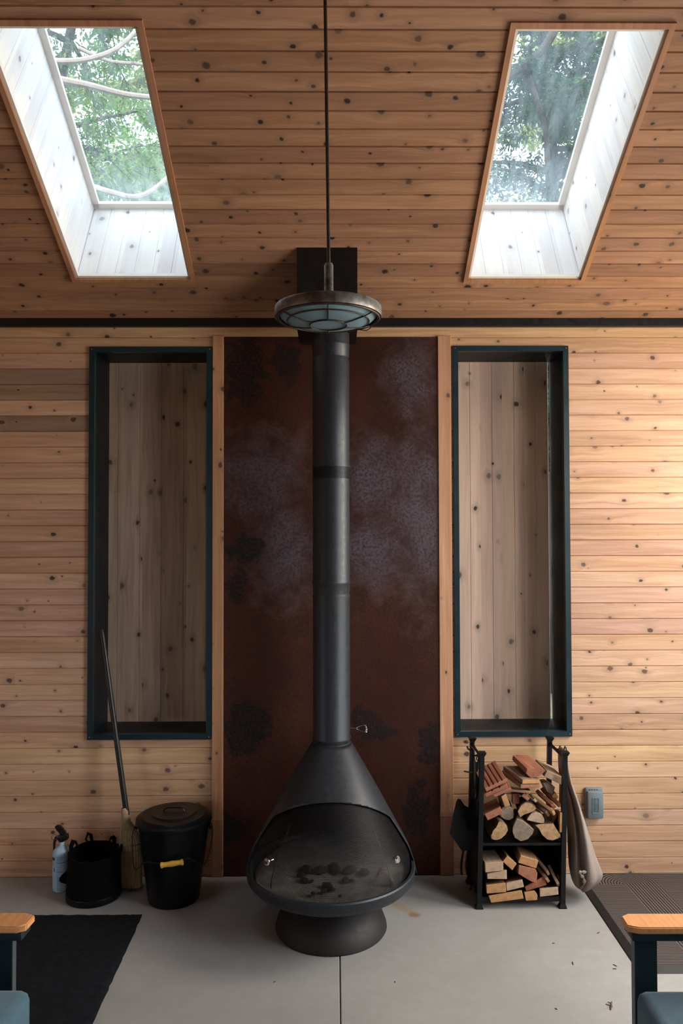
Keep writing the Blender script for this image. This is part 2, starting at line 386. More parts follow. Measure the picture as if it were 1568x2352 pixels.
def matpattern(items):
    g = G('ribbed rubber door mat'); c = g.co(); s = g.sep(c); X, Y = s[0], s[1]
    def st(x, p): return g.ramp(g.f('SINE', g.mul(x, 2 * PI / p)), -.2, .6, 0, 1)
    base = st(Y, .0105)
    # two families of raked circles and a diagonal river between them
    def lay(h, mask, v):
        x = g.n('ShaderNodeMix', data_type='FLOAT'); g.put(x.inputs[0], mask); g.put(x.inputs[2], h); g.put(x.inputs[3], v); return x.outputs[0]
    h = base
    for ca, cb, cR, per in items:      # raked loop: arcs around its end, straight lines along its tail
        d = (cb - ca).normalized(); nn = Vector((-d.y, d.x)); dx, dy = g.sub(X, ca.x), g.sub(Y, ca.y)
        al = g.add(g.mul(dx, d.x), g.mul(dy, d.y)); pe = g.add(g.mul(dx, nn.x), g.mul(dy, nn.y)); neg = g.f('MINIMUM', al, 0.0)
        r = g.f('SQRT', g.add(g.mul(pe, pe), g.mul(neg, neg))); m = g.mul(g.f('LESS_THAN', r, cR), g.f('MAXIMUM', g.f('GREATER_THAN', pe, 0.0), g.f('LESS_THAN', al, 0.0)))
        h = lay(h, m, st(r, per))
    n = g.noise(c, 40, 4)
    cc = g.mix(h, (.012, .009, .010), (.15, .118, .115)); cc = g.mix(g.ramp(n, .4, .75, 0, .4), cc, (.05, .045, .045))
    return g.done(g.bsdf(cc, .7, 0, g.bump(h, .8, .006)))
def bark():
    g = G('bark'); s = g.sep(g.co()); n = g.noise(g.vec(g.mul(s[0], 60.0), g.mul(s[1], 12.0), g.mul(s[2], 60.0)), 1, 6, .7)
    return g.done(g.bsdf(g.mix(g.ramp(n, .35, .65), (.05, .030, .022), (.17, .115, .085)), .9, 0, g.bump(n, .8, .01)))
M['bark'] = bark()
M['l_red'] = log_wood('red cedar', (.44, .175, .10), (.24, .085, .05)); M['e_red'] = end_wood('red cedar end', (.47, .20, .12), (.32, .12, .07))
M['l_tan'] = log_wood('tan softwood', (.56, .33, .17), (.36, .19, .09)); M['e_tan'] = end_wood('tan softwood end', (.62, .335, .155), (.42, .21, .09))
M['l_pale'] = log_wood('pale spruce', (.52, .37, .25), (.34, .23, .15)); M['e_pale'] = end_wood('pale spruce end', (.60, .43, .30), (.43, .29, .19))
M['l_grey'] = log_wood('weathered grey wood', (.34, .235, .17), (.17, .115, .085)); M['e_grey'] = end_wood('weathered grey end', (.33, .255, .195), (.19, .145, .11))
M['e_round'] = end_wood('round log end', (.60, .39, .21), (.33, .18, .08))
M['ash'] = plain('wood ash', (.20, .19, .18), .95, 0, .35, 18, bump=.4); M['coal'] = plain('charcoal', (.008, .008, .009), .8, 0, .4, 60, bump=.5)
M['brick'] = plain('scorched firebrick', (.17, .10, .07), .9, 0, .3, 40, bump=.3)
# ------------------------------------------------------------------ room shell
def px_rect(u0, u1, v0, v1): a = onY(u0, v0, WALL); b = onY(u1, v1, WALL); return a.x, b.x, b.z, a.z   # x0 x1 z0 z1
WN1 = px_rect(207, 486, 797.6, 1696.5); WN2 = px_rect(1038.5, 1312, 795.6, 1690)
PANEL = px_rect(514.7, 1010.6, 775, 2003); PANEL = (PANEL[0], PANEL[1], 0.0, PANEL[3])
TR1 = (onY(487.5, 1200, WALL).x, PANEL[0]); TR2 = (PANEL[1], onY(1036, 1000, WALL).x)
wallf = lambda l, a, d: Vector((l, WALL + d, a))
edges = sorted([0.0] + [Z0 - PW * k for k in range(-1, 33)] + [ZC + .02])
edges = [e for e in edges if 0 <= e]
FL = .011
h1 = (WN1[0] + FL, WN1[1] - FL, WN1[2] + FL, WN1[3] - FL); h2 = (WN2[0] + FL, WN2[1] - FL, WN2[2] + FL, WN2[3] - FL)
bm = nb(); boards(bm, wallf, edges, XL, XR, [h1, h2]); slab(bm, wallf, (XL - .15, XR + .15), (-.1, ZC + .06), [h1, h2], .006, .16)
obj('wall_back', bm, M['wall'], label='knotty cedar board wall behind the black fireplace', cat='wall', kind='structure', smooth=0)
# floor
jx = onZ(780.8, 2260).x; bm = nb()
for x0, x1 in ((XL - .15, jx - .0022), (jx + .0022, XR + .15)):
    box(bm, (x0, REAR - .15, -.12), (x1, WALL + .16, 0), .0025)
box(bm, (jx - .01, REAR - .1, -.11), (jx + .01, WALL + .1, -.012))
obj('floor', bm, M['concrete'], label='pale concrete floor with one straight saw-cut joint', cat='floor', kind='structure', smooth=0)
# sloping ceiling with two skylight holes
s1 = [onC(438.5, 638.7), onC(175.4, 639.3), onC(315.7, 57.4)]; s2 = [onC(1075.9, 639.7), onC(1336, 641), onC(1180.8, 62.9), onC(1527, 72)]
SK1 = (s1[1][0], (s1[0][0] + s1[2][0]) / 2, s1[0][1], s1[2][1]); SK2 = ((s2[0][0] + s2[2][0]) / 2, (s2[1][0] + s2[3][0]) / 2, s2[0][1], s2[2][1])
LEN = (WALL - RIDGE) / CS
FC = Matrix.Translation((0, WALL, ZC)) @ Matrix(((1, 0, 0, 0), (0, -CS, -SS, 0), (0, SS, -CS, 0), (0, 0, 0, 1)))   # local x, s up the slope, n into the room
FCi = FC
ceilf = lambda l, a, d: Vector((l, a, -d))
bm = nb(); ed = [.072 * k for k in range(0, int(LEN / .072) + 1)] + [LEN]
boards(bm, ceilf, ed, XL, XR, [SK1, SK2]); slab(bm, ceilf, (XL - .15, XR + .15), (-.12, LEN), [(a - .03, b + .03, c_ - .03, d + .03) for a, b, c_, d in (SK1, SK2)], .006, .20)
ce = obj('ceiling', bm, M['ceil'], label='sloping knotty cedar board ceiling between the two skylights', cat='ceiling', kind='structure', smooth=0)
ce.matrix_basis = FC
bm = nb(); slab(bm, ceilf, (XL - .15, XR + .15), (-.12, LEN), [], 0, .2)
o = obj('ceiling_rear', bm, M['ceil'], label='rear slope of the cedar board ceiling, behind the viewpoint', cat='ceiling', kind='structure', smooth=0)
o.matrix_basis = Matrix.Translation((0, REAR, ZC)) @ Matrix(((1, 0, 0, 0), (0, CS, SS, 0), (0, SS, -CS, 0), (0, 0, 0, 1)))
# side walls
def side(name, x, sgn, hole, lab):
    f = lambda l, a, d: Vector((x + sgn * d, l, a)); bm = nb()
    slab(bm, f, (REAR - .15, WALL + .0), (0, ZC), hole, 0, .14)
    P = [Vector((x, REAR, ZC)), Vector((x, WALL, ZC)), Vector((x, RIDGE, ZC + (WALL - RIDGE) * TS))]
    prism(bm, P, (sgn * .14, 0, 0)); obj(name, bm, M['wall2'], label=lab, cat='wall', kind='structure', smooth=0)
M['wall2'] = board_wood('side wall boards', 1, 2, PW, Z0, (.70, .46, .31), (.50, .285, .17), (.055, .028, .018), spread=.2, cell=.125, kmin=.02, kmax=.085)
HR = (2.45, 3.55, .08, 2.62); HR2 = (.85, 2.15, .60, 2.5); HL = (-.10, 1.55, .45, 1.75); HF = (-.95, .05, 1.0, 2.0)
side('wall_right', XR, 1, [HR, HR2], 'cedar board wall on the right with the glass door'); side('wall_left', XL, -1, [HL], 'cedar board wall on the left with a window')
bm = nb(); slab(bm, lambda l, a, d: Vector((l, REAR - d, a)), (XL - .14, XR + .14), (0, ZC), [HF], 0, .14)
obj('wall_front', bm, M['wall2'], label='cedar board wall behind the viewpoint', cat='wall', kind='structure', smooth=0)
def opening(name, f, h, bars, lab, cat):
    t = thing(name, f((h[0] + h[1]) / 2, h[2], .07), lab, cat, kind='structure')
    bm = nb(); w = .05
    rs = [(h[0], h[0] + w, h[2], h[3]), (h[1] - w, h[1], h[2], h[3]), (h[0], h[1], h[2], h[2] + w), (h[0], h[1], h[3] - w, h[3])]
    for b in bars: rs.append((b - w / 2, b + w / 2, h[2], h[3]))
    for r in rs: slab(bm, f, r[:2], r[2:], [], .03, .11)
    obj('window_frame' if cat == 'window' else 'door_frame', bm, M['frame'], t, smooth=0)
    bm = nb(); slab(bm, f, h[:2], h[2:], [], .066, .072); obj('pane', bm, M['pane'], t, smooth=0)
opening('door_1', lambda l, a, d: Vector((XR + d, l, a)), HR, (3.0,), 'tall glazed door in the right wall beside the door mat', 'door')
opening('window_7', lambda l, a, d: Vector((XR + d, l, a)), HR2, (1.5,), 'wide window in the right wall nearer the viewpoint', 'window')
opening('window_6', lambda l, a, d: Vector((XL - d, l, a)), HL, (), 'window in the left wall beyond the picture edge', 'window')
opening('window_5', lambda l, a, d: Vector((l, REAR - d, a)), HF, (-.45,), 'wide window in the wall behind the viewpoint', 'window')
# black strip at the ceiling line, trims and plinth ends
a, b = onY(769, 749.8, WALL - .02), onY(769, 735.5, WALL - .02)
bm = nb(); box(bm, (XL, WALL - .022, a.z), (XR, WALL + .002, b.z + .02), .002)
obj('trim_1', bm, M['black'], label='thin black strip running along the top of the wall', cat='trim', kind='structure', smooth=0)
for nm, (x0, x1), v, lab in (('trim_2', TR1, 1882, 'upright cedar trim board left of the rusty steel panel'), ('trim_3', TR2, 1876, 'upright cedar trim board right of the rusty steel panel')):
    zs = onY(769, v, WALL).z; bm = nb(); box(bm, (x0 + .0015, WALL - .012, zs), (x1 - .0015, WALL + .003, PANEL[3] + .006), .002)
    o = obj(nm, bm, M['trim'], label=lab, cat='trim', kind='structure', smooth=0)
    bm = nb(); box(bm, (x0 + .0015, WALL - .012, .002), (x1 - .0015, WALL + .003, zs - .0015), .002); obj('plinth_block', bm, M['trimdark'], o, label='darker cedar block at the foot of the trim', smooth=0)
bm = nb(); box(bm, (PANEL[0] + .001, WALL - .006, .003), (PANEL[1] - .001, WALL + .002, PANEL[3]), .0015)
obj('heat_shield', bm, M['rust'], label='tall rusty brown steel panel on the wall behind the flue', cat='panel', smooth=0)
# narrow fixed windows, their shutters outside
def window(nm, r, lab, shut, x0, x1, edge):
    t = thing(nm, ((r[0] + r[1]) / 2, WALL, r[2]), lab, 'window', kind='structure'); bm = nb(); fw = .0265; th = .007; D = WALL + .235
    f = lambda l, a, d: Vector((l, WALL + d, a))
    i = (r[0] + fw - th, r[1] - fw + th, r[2] + fw - th, r[3] - fw + th)
    slab(bm, f, i[:2], i[2:], [(i[0] + th, i[1] - th, i[2] + th, i[3] - th)], .0125, .235)
    fr = obj('window_frame', bm, M['frame'], t, smooth=0)
    bm = nb(); slab(bm, f, r[:2], r[2:], [(r[0] + fw, r[1] - fw, r[2] + fw, r[3] - fw)], -.014, .012); obj('face_flange', bm, M['face'], fr, label='blue black front flange, teal sky reflection painted in', smooth=0)
    bm = nb(); gy = .05; slab(bm, f, (i[0] + th, i[1] - th), (i[2] + th, i[3] - th), [], gy, gy + .006); obj('pane', bm, M['pane'], t, smooth=0)
    bm = nb(); ff = lambda l, a, d: Vector((a, D + .004 + d, l)); k0 = math.floor((x0 - edge[1]) / edge[0]); e = [x0] + [edge[1] + edge[0] * k for k in range(k0, k0 + 12) if x0 < edge[1] + edge[0] * k < x1] + [x1]
    boards(bm, ff, e, r[2] - .10, r[3] + .12, [], .0025, .003); slab(bm, lambda l, a, d: Vector((l, D + .004 + d, a)), (x0, x1), (r[2] - .1, r[3] + .12), [], .005, .03)
    obj('shutter', bm, shut, t, label='vertical board shutter outside the glass', smooth=0)
    for q in ((r[0] + .012, r[3] - .012), (r[0] + .012, r[2] + .012), (r[1] - .012, r[2] + .012), (r[1] - .012, r[3] - .012)):
        bm = nb(); lathe(bm, [(0, .0025), (.0025, .002), (.0035, 0)], (q[0], WALL - .014, q[1]), 10, R=rot('X', 90)); obj('screw', bm, M['chrome'], t)
xs = onY(1261.0, 1200, WALL + .235).x
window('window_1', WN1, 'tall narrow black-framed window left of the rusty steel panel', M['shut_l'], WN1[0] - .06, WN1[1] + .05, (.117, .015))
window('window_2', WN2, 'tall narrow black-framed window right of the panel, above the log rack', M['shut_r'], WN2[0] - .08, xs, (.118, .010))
# skylights: lined wells through the roof
def skylight(nm, r, lab):
    t = thing(nm, (0, 0, 0), lab, 'skylight', kind='structure'); t.matrix_basis = FC @ Matrix.Translation((r[0], r[2], 0)); w, l = r[1] - r[0], r[3] - r[2]; D = .52; th = .015
    f = lambda x, s, d: Vector((x, s, -d))
    def face(name, g, a0, a1, l1, mat):      # boards run along the depth of the well
        bm = nb(); e = [a0]; k = math.ceil((a0 + 1e-4) / .088)
        while .088 * k < a1 - .004: e.append(.088 * k); k += 1
        e.append(a1); boards(bm, g, e, 0.0, l1, [], .002, .003)
        o = obj(name, bm, mat, t, smooth=0, local=True); return o
    def place(o, m): o.matrix_basis = m
    # each lining board set is modelled in its own plane: x across, z depth
    def lining(m, width):
        o = face('lining', lambda L, a, d: Vector((a, d, L)), 0, width, D, M['lining']); o.matrix_basis = m
        bm = nb(); slab(bm, lambda a, L, d: Vector((a, d, L)), (-.02, width + .02), (0.002, D + .05), [], .0035, .02); s = obj('lining_back', bm, M['lip'], o, smooth=0, local=True)
        bm = nb(); box(bm, (0, -.012, 0), (width, .004, .018)); obj('lip', bm, M['lip'], o, smooth=0, local=True)
        bm = nb(); box(bm, (0, -.030, D - .012), (width, .004, D + .01), .002); obj('sash', bm, M['lip'], o, smooth=0, local=True)
    Mx = lambda x, y, z, o: Matrix(((x[0], y[0], z[0], o[0]), (x[1], y[1], z[1], o[1]), (x[2], y[2], z[2], o[2]), (0, 0, 0, 1)))
    up = (0, 0, -1)
    lining(Mx((1, 0, 0), (0, -1, 0), up, (0, 0, 0)), w)           # lower face
    lining(Mx((-1, 0, 0), (0, 1, 0), up, (w, l, 0)), w)           # upper face
    lining(Mx((0, -1, 0), (-1, 0, 0), up, (0, l, 0)), l)          # left face
    lining(Mx((0, 1, 0), (1, 0, 0), up, (w, 0, 0)), l)            # right face
    bm = nb(); slab(bm, f, (-.02, w + .02), (-.02, l + .02), [(.0, w, .0, l)], -.012, .004); obj('edging', bm, M['edge'], t, label='cedar edging around the opening', smooth=0, local=True)
    bm = nb(); slab(bm, f, (-.0, w), (0, l), [], D + .006, D + .012); obj('pane', bm, M['skypane'], t, smooth=0, local=True)
skylight('window_3', SK1, 'skylight in the sloping ceiling at the left, pale lined well'); skylight('window_4', SK2, 'skylight in the sloping ceiling at the right, pale lined well')
# ------------------------------------------------------------------ the fireplace
BX, BY = onY(760, 2116, 3.27).x, 3.27
PYC = 3.43; PX = onY(761, 1500, PYC).x
ft = thing('fireplace', (BX, BY, 0), 'black cone-hooded freestanding fireplace with a long black flue', 'fireplace')
bm = nb(); lathe(bm, [(0, .004), (.236, 0), (.240, .006), (.238, .018), (.226, .05), (.20, .085), (.165, .115), (.14, .15), (.135, .20), (0, .20)], (BX, BY, 0), 72)
obj('base', bm, M['base'], ft)
bm = nb(); lathe(bm, [(0, .150), (.14, .152), (.235, .168), (.305, .190), (.345, .212), (.360, .230), (.362, .262), (.358, .268), (.348, .268), (.344, .255), (.335, .232), (.27, .205), (0, .20)], (BX, BY, 0), 80)
obj('pan', bm, M['stove'], ft)
# hood: oblique bell cut by a leaning plane
HP = [(.215, .3735), (.27, .361), (.33, .3385), (.39, .304), (.45, .268), (.51, .233), (.57, .197), (.63, .160), (.69, .122), (.735, .094), (.742, .0885)]
def hood_pt(z, r, a):
    k = (z - .215) / (.742 - .215); return Vector((BX + (PX - BX) * k + r * math.cos(a), BY + (PYC - BY) * k + r * math.sin(a), z))
bm = nb(); N_ = 120; rows = []
import bisect
def rad(z):
    for (z0, r0), (z1, r1) in zip(HP, HP[1:]):
        if z <= z1: return r0 + (r1 - r0) * (z - z0) / (z1 - z0)
    return HP[-1][1]
NZ = 44
for i in range(NZ + 1):
    z = .215 + (.742 - .215) * i / NZ; rows.append([bm.verts.new(hood_pt(z, rad(z), 2 * PI * k / N_)) for k in range(N_)])
for a, b in zip(rows, rows[1:]):
    for k in range(N_): bm.faces.new((a[k], a[(k + 1) % N_], b[(k + 1) % N_], b[k]))
ap = onY(760, 1838, 3.156)
for co_c, no_c in ((ap, Vector((0, -.68, -.73)).normalized()), (Vector((0, 3.285, 0)), Vector((0, -1, 0)))):   # arched front opening
    bmesh.ops.bisect_plane(bm, geom=list(bm.verts) + list(bm.edges) + list(bm.faces), plane_co=co_c, plane_no=no_c)
bmesh.ops.delete(bm, geom=[f for f in bm.faces if (lambda c: (c - ap).dot(Vector((0, -.68, -.73))) > 0 and c.y < 3.285)(f.calc_center_median())], context='FACES')
hd = obj('hood', bm, [M['stove'], M['stovein']], ft, smooth=40)
sm = hd.modifiers.new('shell', 'SOLIDIFY'); sm.thickness = .004; sm.offset = -1; sm.material_offset = 1; sm.use_rim = True; sm.material_offset_rim = 0
# flue, three lengths of pipe with beads
RP = .0846; zz = lambda v: onY(769, v, PYC - RP).z
def pipe(z0, z1, beads, top=False):
    pr = [(RP, z0)]
    for b, h in sorted(beads): pr += [(RP, b - .011), (RP + h, b - .004), (RP + h, b + .004), (RP, b + .011)]
    pr += [(RP, z1)]
    bm = nb(); lathe(bm, pr, (PX, PYC, 0), 64); return bm
zt, za, zb, zc = zz(752), zz(1068), zz(1372), .735
obj('flue_pipe', pipe(zc, zb, [(zz(1705), .0035)]), M['stove'], ft)
obj('flue_pipe', pipe(zb - .002, za, [(zz(1340), .0025), (zz(1374) + .014, -.0012)]), M['stove'], ft)
obj('flue_pipe', pipe(za - .002, zt + .14, [(zz(1092), -.002), (zz(785), .002), (zz(814), -.003)]), M['stove'], ft)
bm = nb(); lathe(bm, [(RP + .0005, zz(1735)), (RP + .0035, zz(1733)), (RP + .0035, zz(1716)), (RP, zz(1714))], (PX, PYC, 0), 64); cl = obj('collar', bm, M['stove'], ft)
for z, h in ((za, .004), (zb, .004)):
    bm = nb(); lathe(bm, [(RP, z - h), (RP + .0022, z - h), (RP + .0022, z + h), (RP, z + h)], (PX, PYC, 0), 64); obj('pipe_joint', bm, M['stove'], ft)
# damper handle: a spring wire loop on the right of the flue
bm = nb(); d0 = onY(806, 1672.5, PYC); d1 = onY(819, 1672.5, PYC - .03)
tube(bm, [d0 - Vector((.01, 0, 0)), d1], .0022, 8)
lp = [onY(u, v, PYC - .03) for u, v in ((819, 1671), (826, 1668), (833, 1665.5), (839, 1665), (841, 1670), (842, 1676), (838, 1681), (832, 1679.5), (825, 1677), (819, 1674))]
tube(bm, lp, .0016, 8, closed=True)
q0, q1 = onY(838, 1665, PYC - .03), onY(840, 1682, PYC - .03); hel = []
for i in range(85):
    t = i / 84; p = q0.lerp(q1, t); hel.append(p + Vector((math.cos(t * 44) * .0042 + .004 * math.sin(t * PI), math.sin(t * 44) * .0042, 0)))
tube(bm, hel, .0010, 6); obj('damper_handle', bm, M['chrome'], ft, label='nickel spring wire handle')
# sliding mesh screens with knobs
def cyl_patch(a0, a1, r, n, zt_):
    bm = nb(); lo = []; hi = []
    for i in range(n + 1):
        a = a0 + (a1 - a0) * i / n; x, y = r * math.cos(a), r * math.sin(a)
        z = zt_(Vector((BX + x, BY + y, 0))); lo.append(bm.verts.new((BX + x, BY + y, .258))); hi.append(bm.verts.new((BX + x, BY + y, max(z, .262))))
    for i in range(n): bm.faces.new((lo[i], lo[i + 1], hi[i + 1], hi[i]))
    return bm
SR = .340
def under_hood(p):       # height where the screen tucks under the hood
    for i in range(200):
        z = .70 - i * .0024; k = (z - .215) / (.742 - .215); c = Vector((BX + (PX - BX) * k, BY + (PYC - BY) * k))
        if (Vector((p.x, p.y)) - c).length < rad(z) - .012: return z
    return .26
def plane_h(p):          # the screens lie just behind the hood's cut edge where the pan is wider than the cone
    return min(under_hood(p), .60)
am = math.atan2(onY(884, 1990, 3.0).y - BY, .215); 
for a0, a1, sgn, uv in ((PI + .02, 1.5 * PI + .02, -1, (625, 1975)), (1.5 * PI - .02, 2 * PI - .02, 1, (900, 1970))):
    # screen leans back with the cone: radius shrinks with height so it always stays inside the hood
    bm = nb(); n, mz = 40, 24; grid = []
    for i in range(n + 1):
        a = a0 + (a1 - a0) * i / n; row = []
        for j in range(mz + 1):
            z = .258 + (ap.z - .262) * j / mz; r = min(SR, rad(z) - .012); k = (z - .215) / (.742 - .215)
            row.append(bm.verts.new((BX + (PX - BX) * k + r * math.cos(a), BY + (PYC - BY) * k * (1 if z > .33 else .8) + r * math.sin(a), z)))
        grid.append(row)
    for i in range(n):
        for j in range(mz): bm.faces.new((grid[i][j], grid[i + 1][j], grid[i + 1][j + 1], grid[i][j + 1]))
    sc_ = obj('mesh_screen', bm, M['screen'], ft)
    kx = onY(*uv, 3.04 if sgn > 0 else 3.05); kn = (Vector((kx.x - BX, kx.y - BY, 0))).normalized(); R = Vector((0, 0, 1)).rotation_difference(kn).to_matrix()
    bm = nb(); lathe(bm, [(0, -.004), (.0045, -.004), (.0045, .014), (.008, .019), (.0145, .023), (.0155, .028), (.012, .033), (0, .036)], kx, 20, R=R); obj('knob', bm, M['chrome'], sc_, label='round nickel knob')
    aa = math.atan2(-.23, .235 * sgn); bm = nb(); pts = []
    for j in range(10):
        z = .262 + (.47 - .262) * j / 9; r = min(SR - .004, rad(z) - .016); k = (z - .215) / (.742 - .215); pts.append((BX + (PX - BX) * k + r * math.cos(aa), BY + (PYC - BY) * k + r * math.sin(aa), z))
    tube(bm, pts, .0022, 6); obj('screen_rod', bm, M['iron'], sc_)
# ashes and charred bits in the pan
bm = nb(); n = 60; rings = 16; rows = [[bm.verts.new((BX, BY, .236))]]
for i in range(1, rings + 1):
    r = .325 * i / rings; row = []
    for k in range(n):
        a = 2 * PI * k / n; x, y = r * math.cos(a), r * math.sin(a); h = noise.noise(Vector((x * 14, y * 14, 1))) * .008 + noise.noise(Vector((x * 40, y * 40, 4))) * .004 + .026 * max(0, (y + .05) / .32) ** 2
        row.append(bm.verts.new((BX + x, BY + y, .2395 + (h if i < rings else -.006))))
    rows.append(row)
for k in range(n): bm.faces.new((rows[0][0], rows[1][k], rows[1][(k + 1) % n]))
for a, b in zip(rows[1:], rows[2:]):
    for k in range(n): bm.faces.new((a[k], b[k], b[(k + 1) % n], a[(k + 1) % n]))
obj('ash_bed', bm, M['ash'], label='grey ash lying in the pan of the fireplace', cat='ash', kind='stuff')
def lump(name, c, sz, mat, seed, label, cat, group=None):
    bm = nb(); bmesh.ops.create_icosphere(bm, subdivisions=2, radius=1)
    for v in bm.verts:
        d = 1 + .45 * noise.noise(v.co * 1.3 + Vector((seed, 0, 0))); v.co = Vector((v.co.x * sz[0] * d, v.co.y * sz[1] * d, v.co.z * sz[2] * d))
    o = obj(name, bm, mat, label=label, cat=cat, group=group, smooth=25); o.location = c; o.rotation_euler = (0, 0, seed * 1.7); return o
CH = [(700, 2022, .022, 'charred wood chunk at the left of the ash heap'), (716, 2024, .012, 'small charcoal bit just right of the left charred chunk'), (752, 2036, .026, 'largest black ember in the middle of the ashes'), (744, 2047, .016, 'black ember in front of the middle one'), (762, 2043, .014, 'charcoal bit right of the middle ember'),
      (793, 2022, .020, 'charred wood chunk right of the middle of the pan'), (808, 2023, .013, 'small charcoal bit at the right of the ashes'), (719, 2053, .012, 'charcoal crumb near the front rim of the pan'), (690, 2010, .02, 'charcoal lump at the back left of the ashes'), (705, 1998, .034, 'large charred log end at the back left of the pan'), (735, 2000, .036, 'large charred log end left of the middle at the back'), (768, 1996, .040, 'biggest charred log end at the back middle of the pan'), (803, 1999, .034, 'large charred log end at the back right of the pan'), (838, 2004, .028, 'charred log end nearest the broken brick')]
for i, (u, v, s, lab) in enumerate(CH):
    p = onZ(u, v, .248); lump('charcoal', (p.x, p.y, .250), (s, s * .7, s * .5), M['coal'], i + 1.3, lab, 'charcoal', 'charcoal in the fireplace')
p = onZ(780, 2061, .27); lump('charcoal', (p.x, p.y + .002, .274), (.009, .006, .006), M['coal'], 30.2, 'charcoal crumb lying on the front rim of the pan', 'charcoal', 'charcoal in the fireplace')
p = onZ(882, 2027, .25); bm = nb(); x, y = p.x, p.y
tri = [(-.042, 0, 0), (.040, 0, 0), (.030, 0, .022), (.004, 0, .066), (-.016, 0, .062), (-.036, 0, .028)]
prism(bm, [Vector((x + a, y - .015 + b, .242 + c)) for a, b, c in tri], (.006, .06, -.006)); bmesh.ops.bevel(bm, geom=list(bm.edges), offset=.004, segments=2, affect='EDGES')
obj('firebrick', bm, M['brick'], label='broken brown brick standing in the ash at the right', cat='brick')
# ------------------------------------------------------------------ flue box on the ceiling
BYF = 3.350; xa, xb = onY(681.5, 650, BYF).x, onY(820.5, 650, BYF).x; zb_ = onY(750, 754.5, BYF).z; zt_ = ZC + (WALL - BYF) * TS
bt = thing('flue_support_box', ((xa + xb) / 2, BYF + .13, zb_), 'square black flue box hanging from the ceiling behind the lamp', 'flue box')
bm = nb(); yb_ = min(BYF + (xb - xa), WALL - .004); f_ = lambda y: ZC + (WALL - y) * TS + .006
P = [Vector((xa, BYF, zb_)), Vector((xa, yb_, zb_)), Vector((xa, yb_, f_(yb_))), Vector((xa, BYF, f_(BYF)))]; prism(bm, P, (xb - xa, 0, 0)); obj('housing', bm, M['black'], bt, smooth=0)
bm = nb(); slab(bm, lambda l, a, d: Vector((l, a, zb_ - d)), (xa + .008, xb - .004), (BYF + .004, yb_ - .004), [(PX - RP * .9, PX + RP * .9, PYC - RP * .9, PYC + RP * .9)], -.002, .005); obj('trim_plate', bm, M['black'], bt, smooth=0)
# ------------------------------------------------------------------ pendant lamp
LY = 2.42; lc = onY(753.5, 712, LY); LR = .173
z_r = onY(753, 722, LY).z
pt = thing('pendant_lamp', (lc.x, LY, z_r), 'round pendant lamp with caged frosted glass on a long rod', 'lamp'); lx = lc.x
bm = nb(); lathe(bm, [(LR - .014, -.010), (LR, -.012), (LR + .0015, -.008), (LR + .0005, .018), (LR - .002, .022), (LR - .012, .026), (.06, .050), (.022, .058), (0, .058)], (lx, LY, z_r), 72); obj('shade', bm, M['galv'], pt)
bm = nb(); lathe(bm, [(0, -.035), (.05, -.034), (.09, -.031), (.125, -.024), (.148, -.014), (.157, -.006), (.157, .004), (0, .01)], (lx, LY, z_r), 64); obj('diffuser', bm, M['frost'], pt)
gd = None; bm = nb()
def rg(r, z, w): tube(bm, [Vector((lx + r * math.cos(2 * PI * k / 64), LY + r * math.sin(2 * PI * k / 64), z_r + z)) for k in range(64)], w, 6, closed=True)
rg(.164, -.013, .0045); rg(.133, -.0235, .0022); rg(.060, -.0360, .0026)
for k in range(6):
    a = -PI / 2 + k * PI / 3; tube(bm, [Vector((lx + r * math.cos(a), LY + r * math.sin(a), z_r + z)) for r, z in ((.165, -.012), (.158, -.016), (.133, -.0245), (.09, -.0330), (.060, -.0365))], .0022, 6)
obj('guard', bm, M['bronze'], pt)
bm = nb(); tube(bm, [(lx + .09, LY + .13, z_r - .014), (lx + .13, LY + .115, z_r - .022), (lx + .143, LY + .085, z_r - .020), (lx + .150, LY + .08, z_r - .008)], .0016, 6); obj('latch', bm, M['bronze'], pt)
st = onY(755, 606, LY); bm = nb(); lathe(bm, [(0, st.z + .002), (.012, st.z + .001), (.0148, st.z - .006), (.0148, z_r + .075), (.022, z_r + .060), (.022, z_r + .05)], (lx + .002, LY, 0), 24); obj('stem', bm, M['galv'], pt)
tpz = ZC + (WALL - LY) * TS; d_ = onY(746.5, 0, LY); dx = (d_.x - (lx + .002)) / (d_.z - st.z)
bm = nb(); tube(bm, [(lx + .002 + dx * (-.01), LY, st.z - .01), (lx + .002 + dx * (tpz - st.z), LY, tpz + .01)], .0058, 12); obj('rod', bm, M['bronze'], pt)
bm = nb(); lathe(bm, [(0, 0), (.055, 0), (.058, -.006), (.05, -.016), (.014, -.028), (0, -.028)], (lx + .002 + dx * (tpz - st.z), LY, tpz), 32, R=rot('X', 30.26)); obj('canopy', bm, M['bronze'], pt)
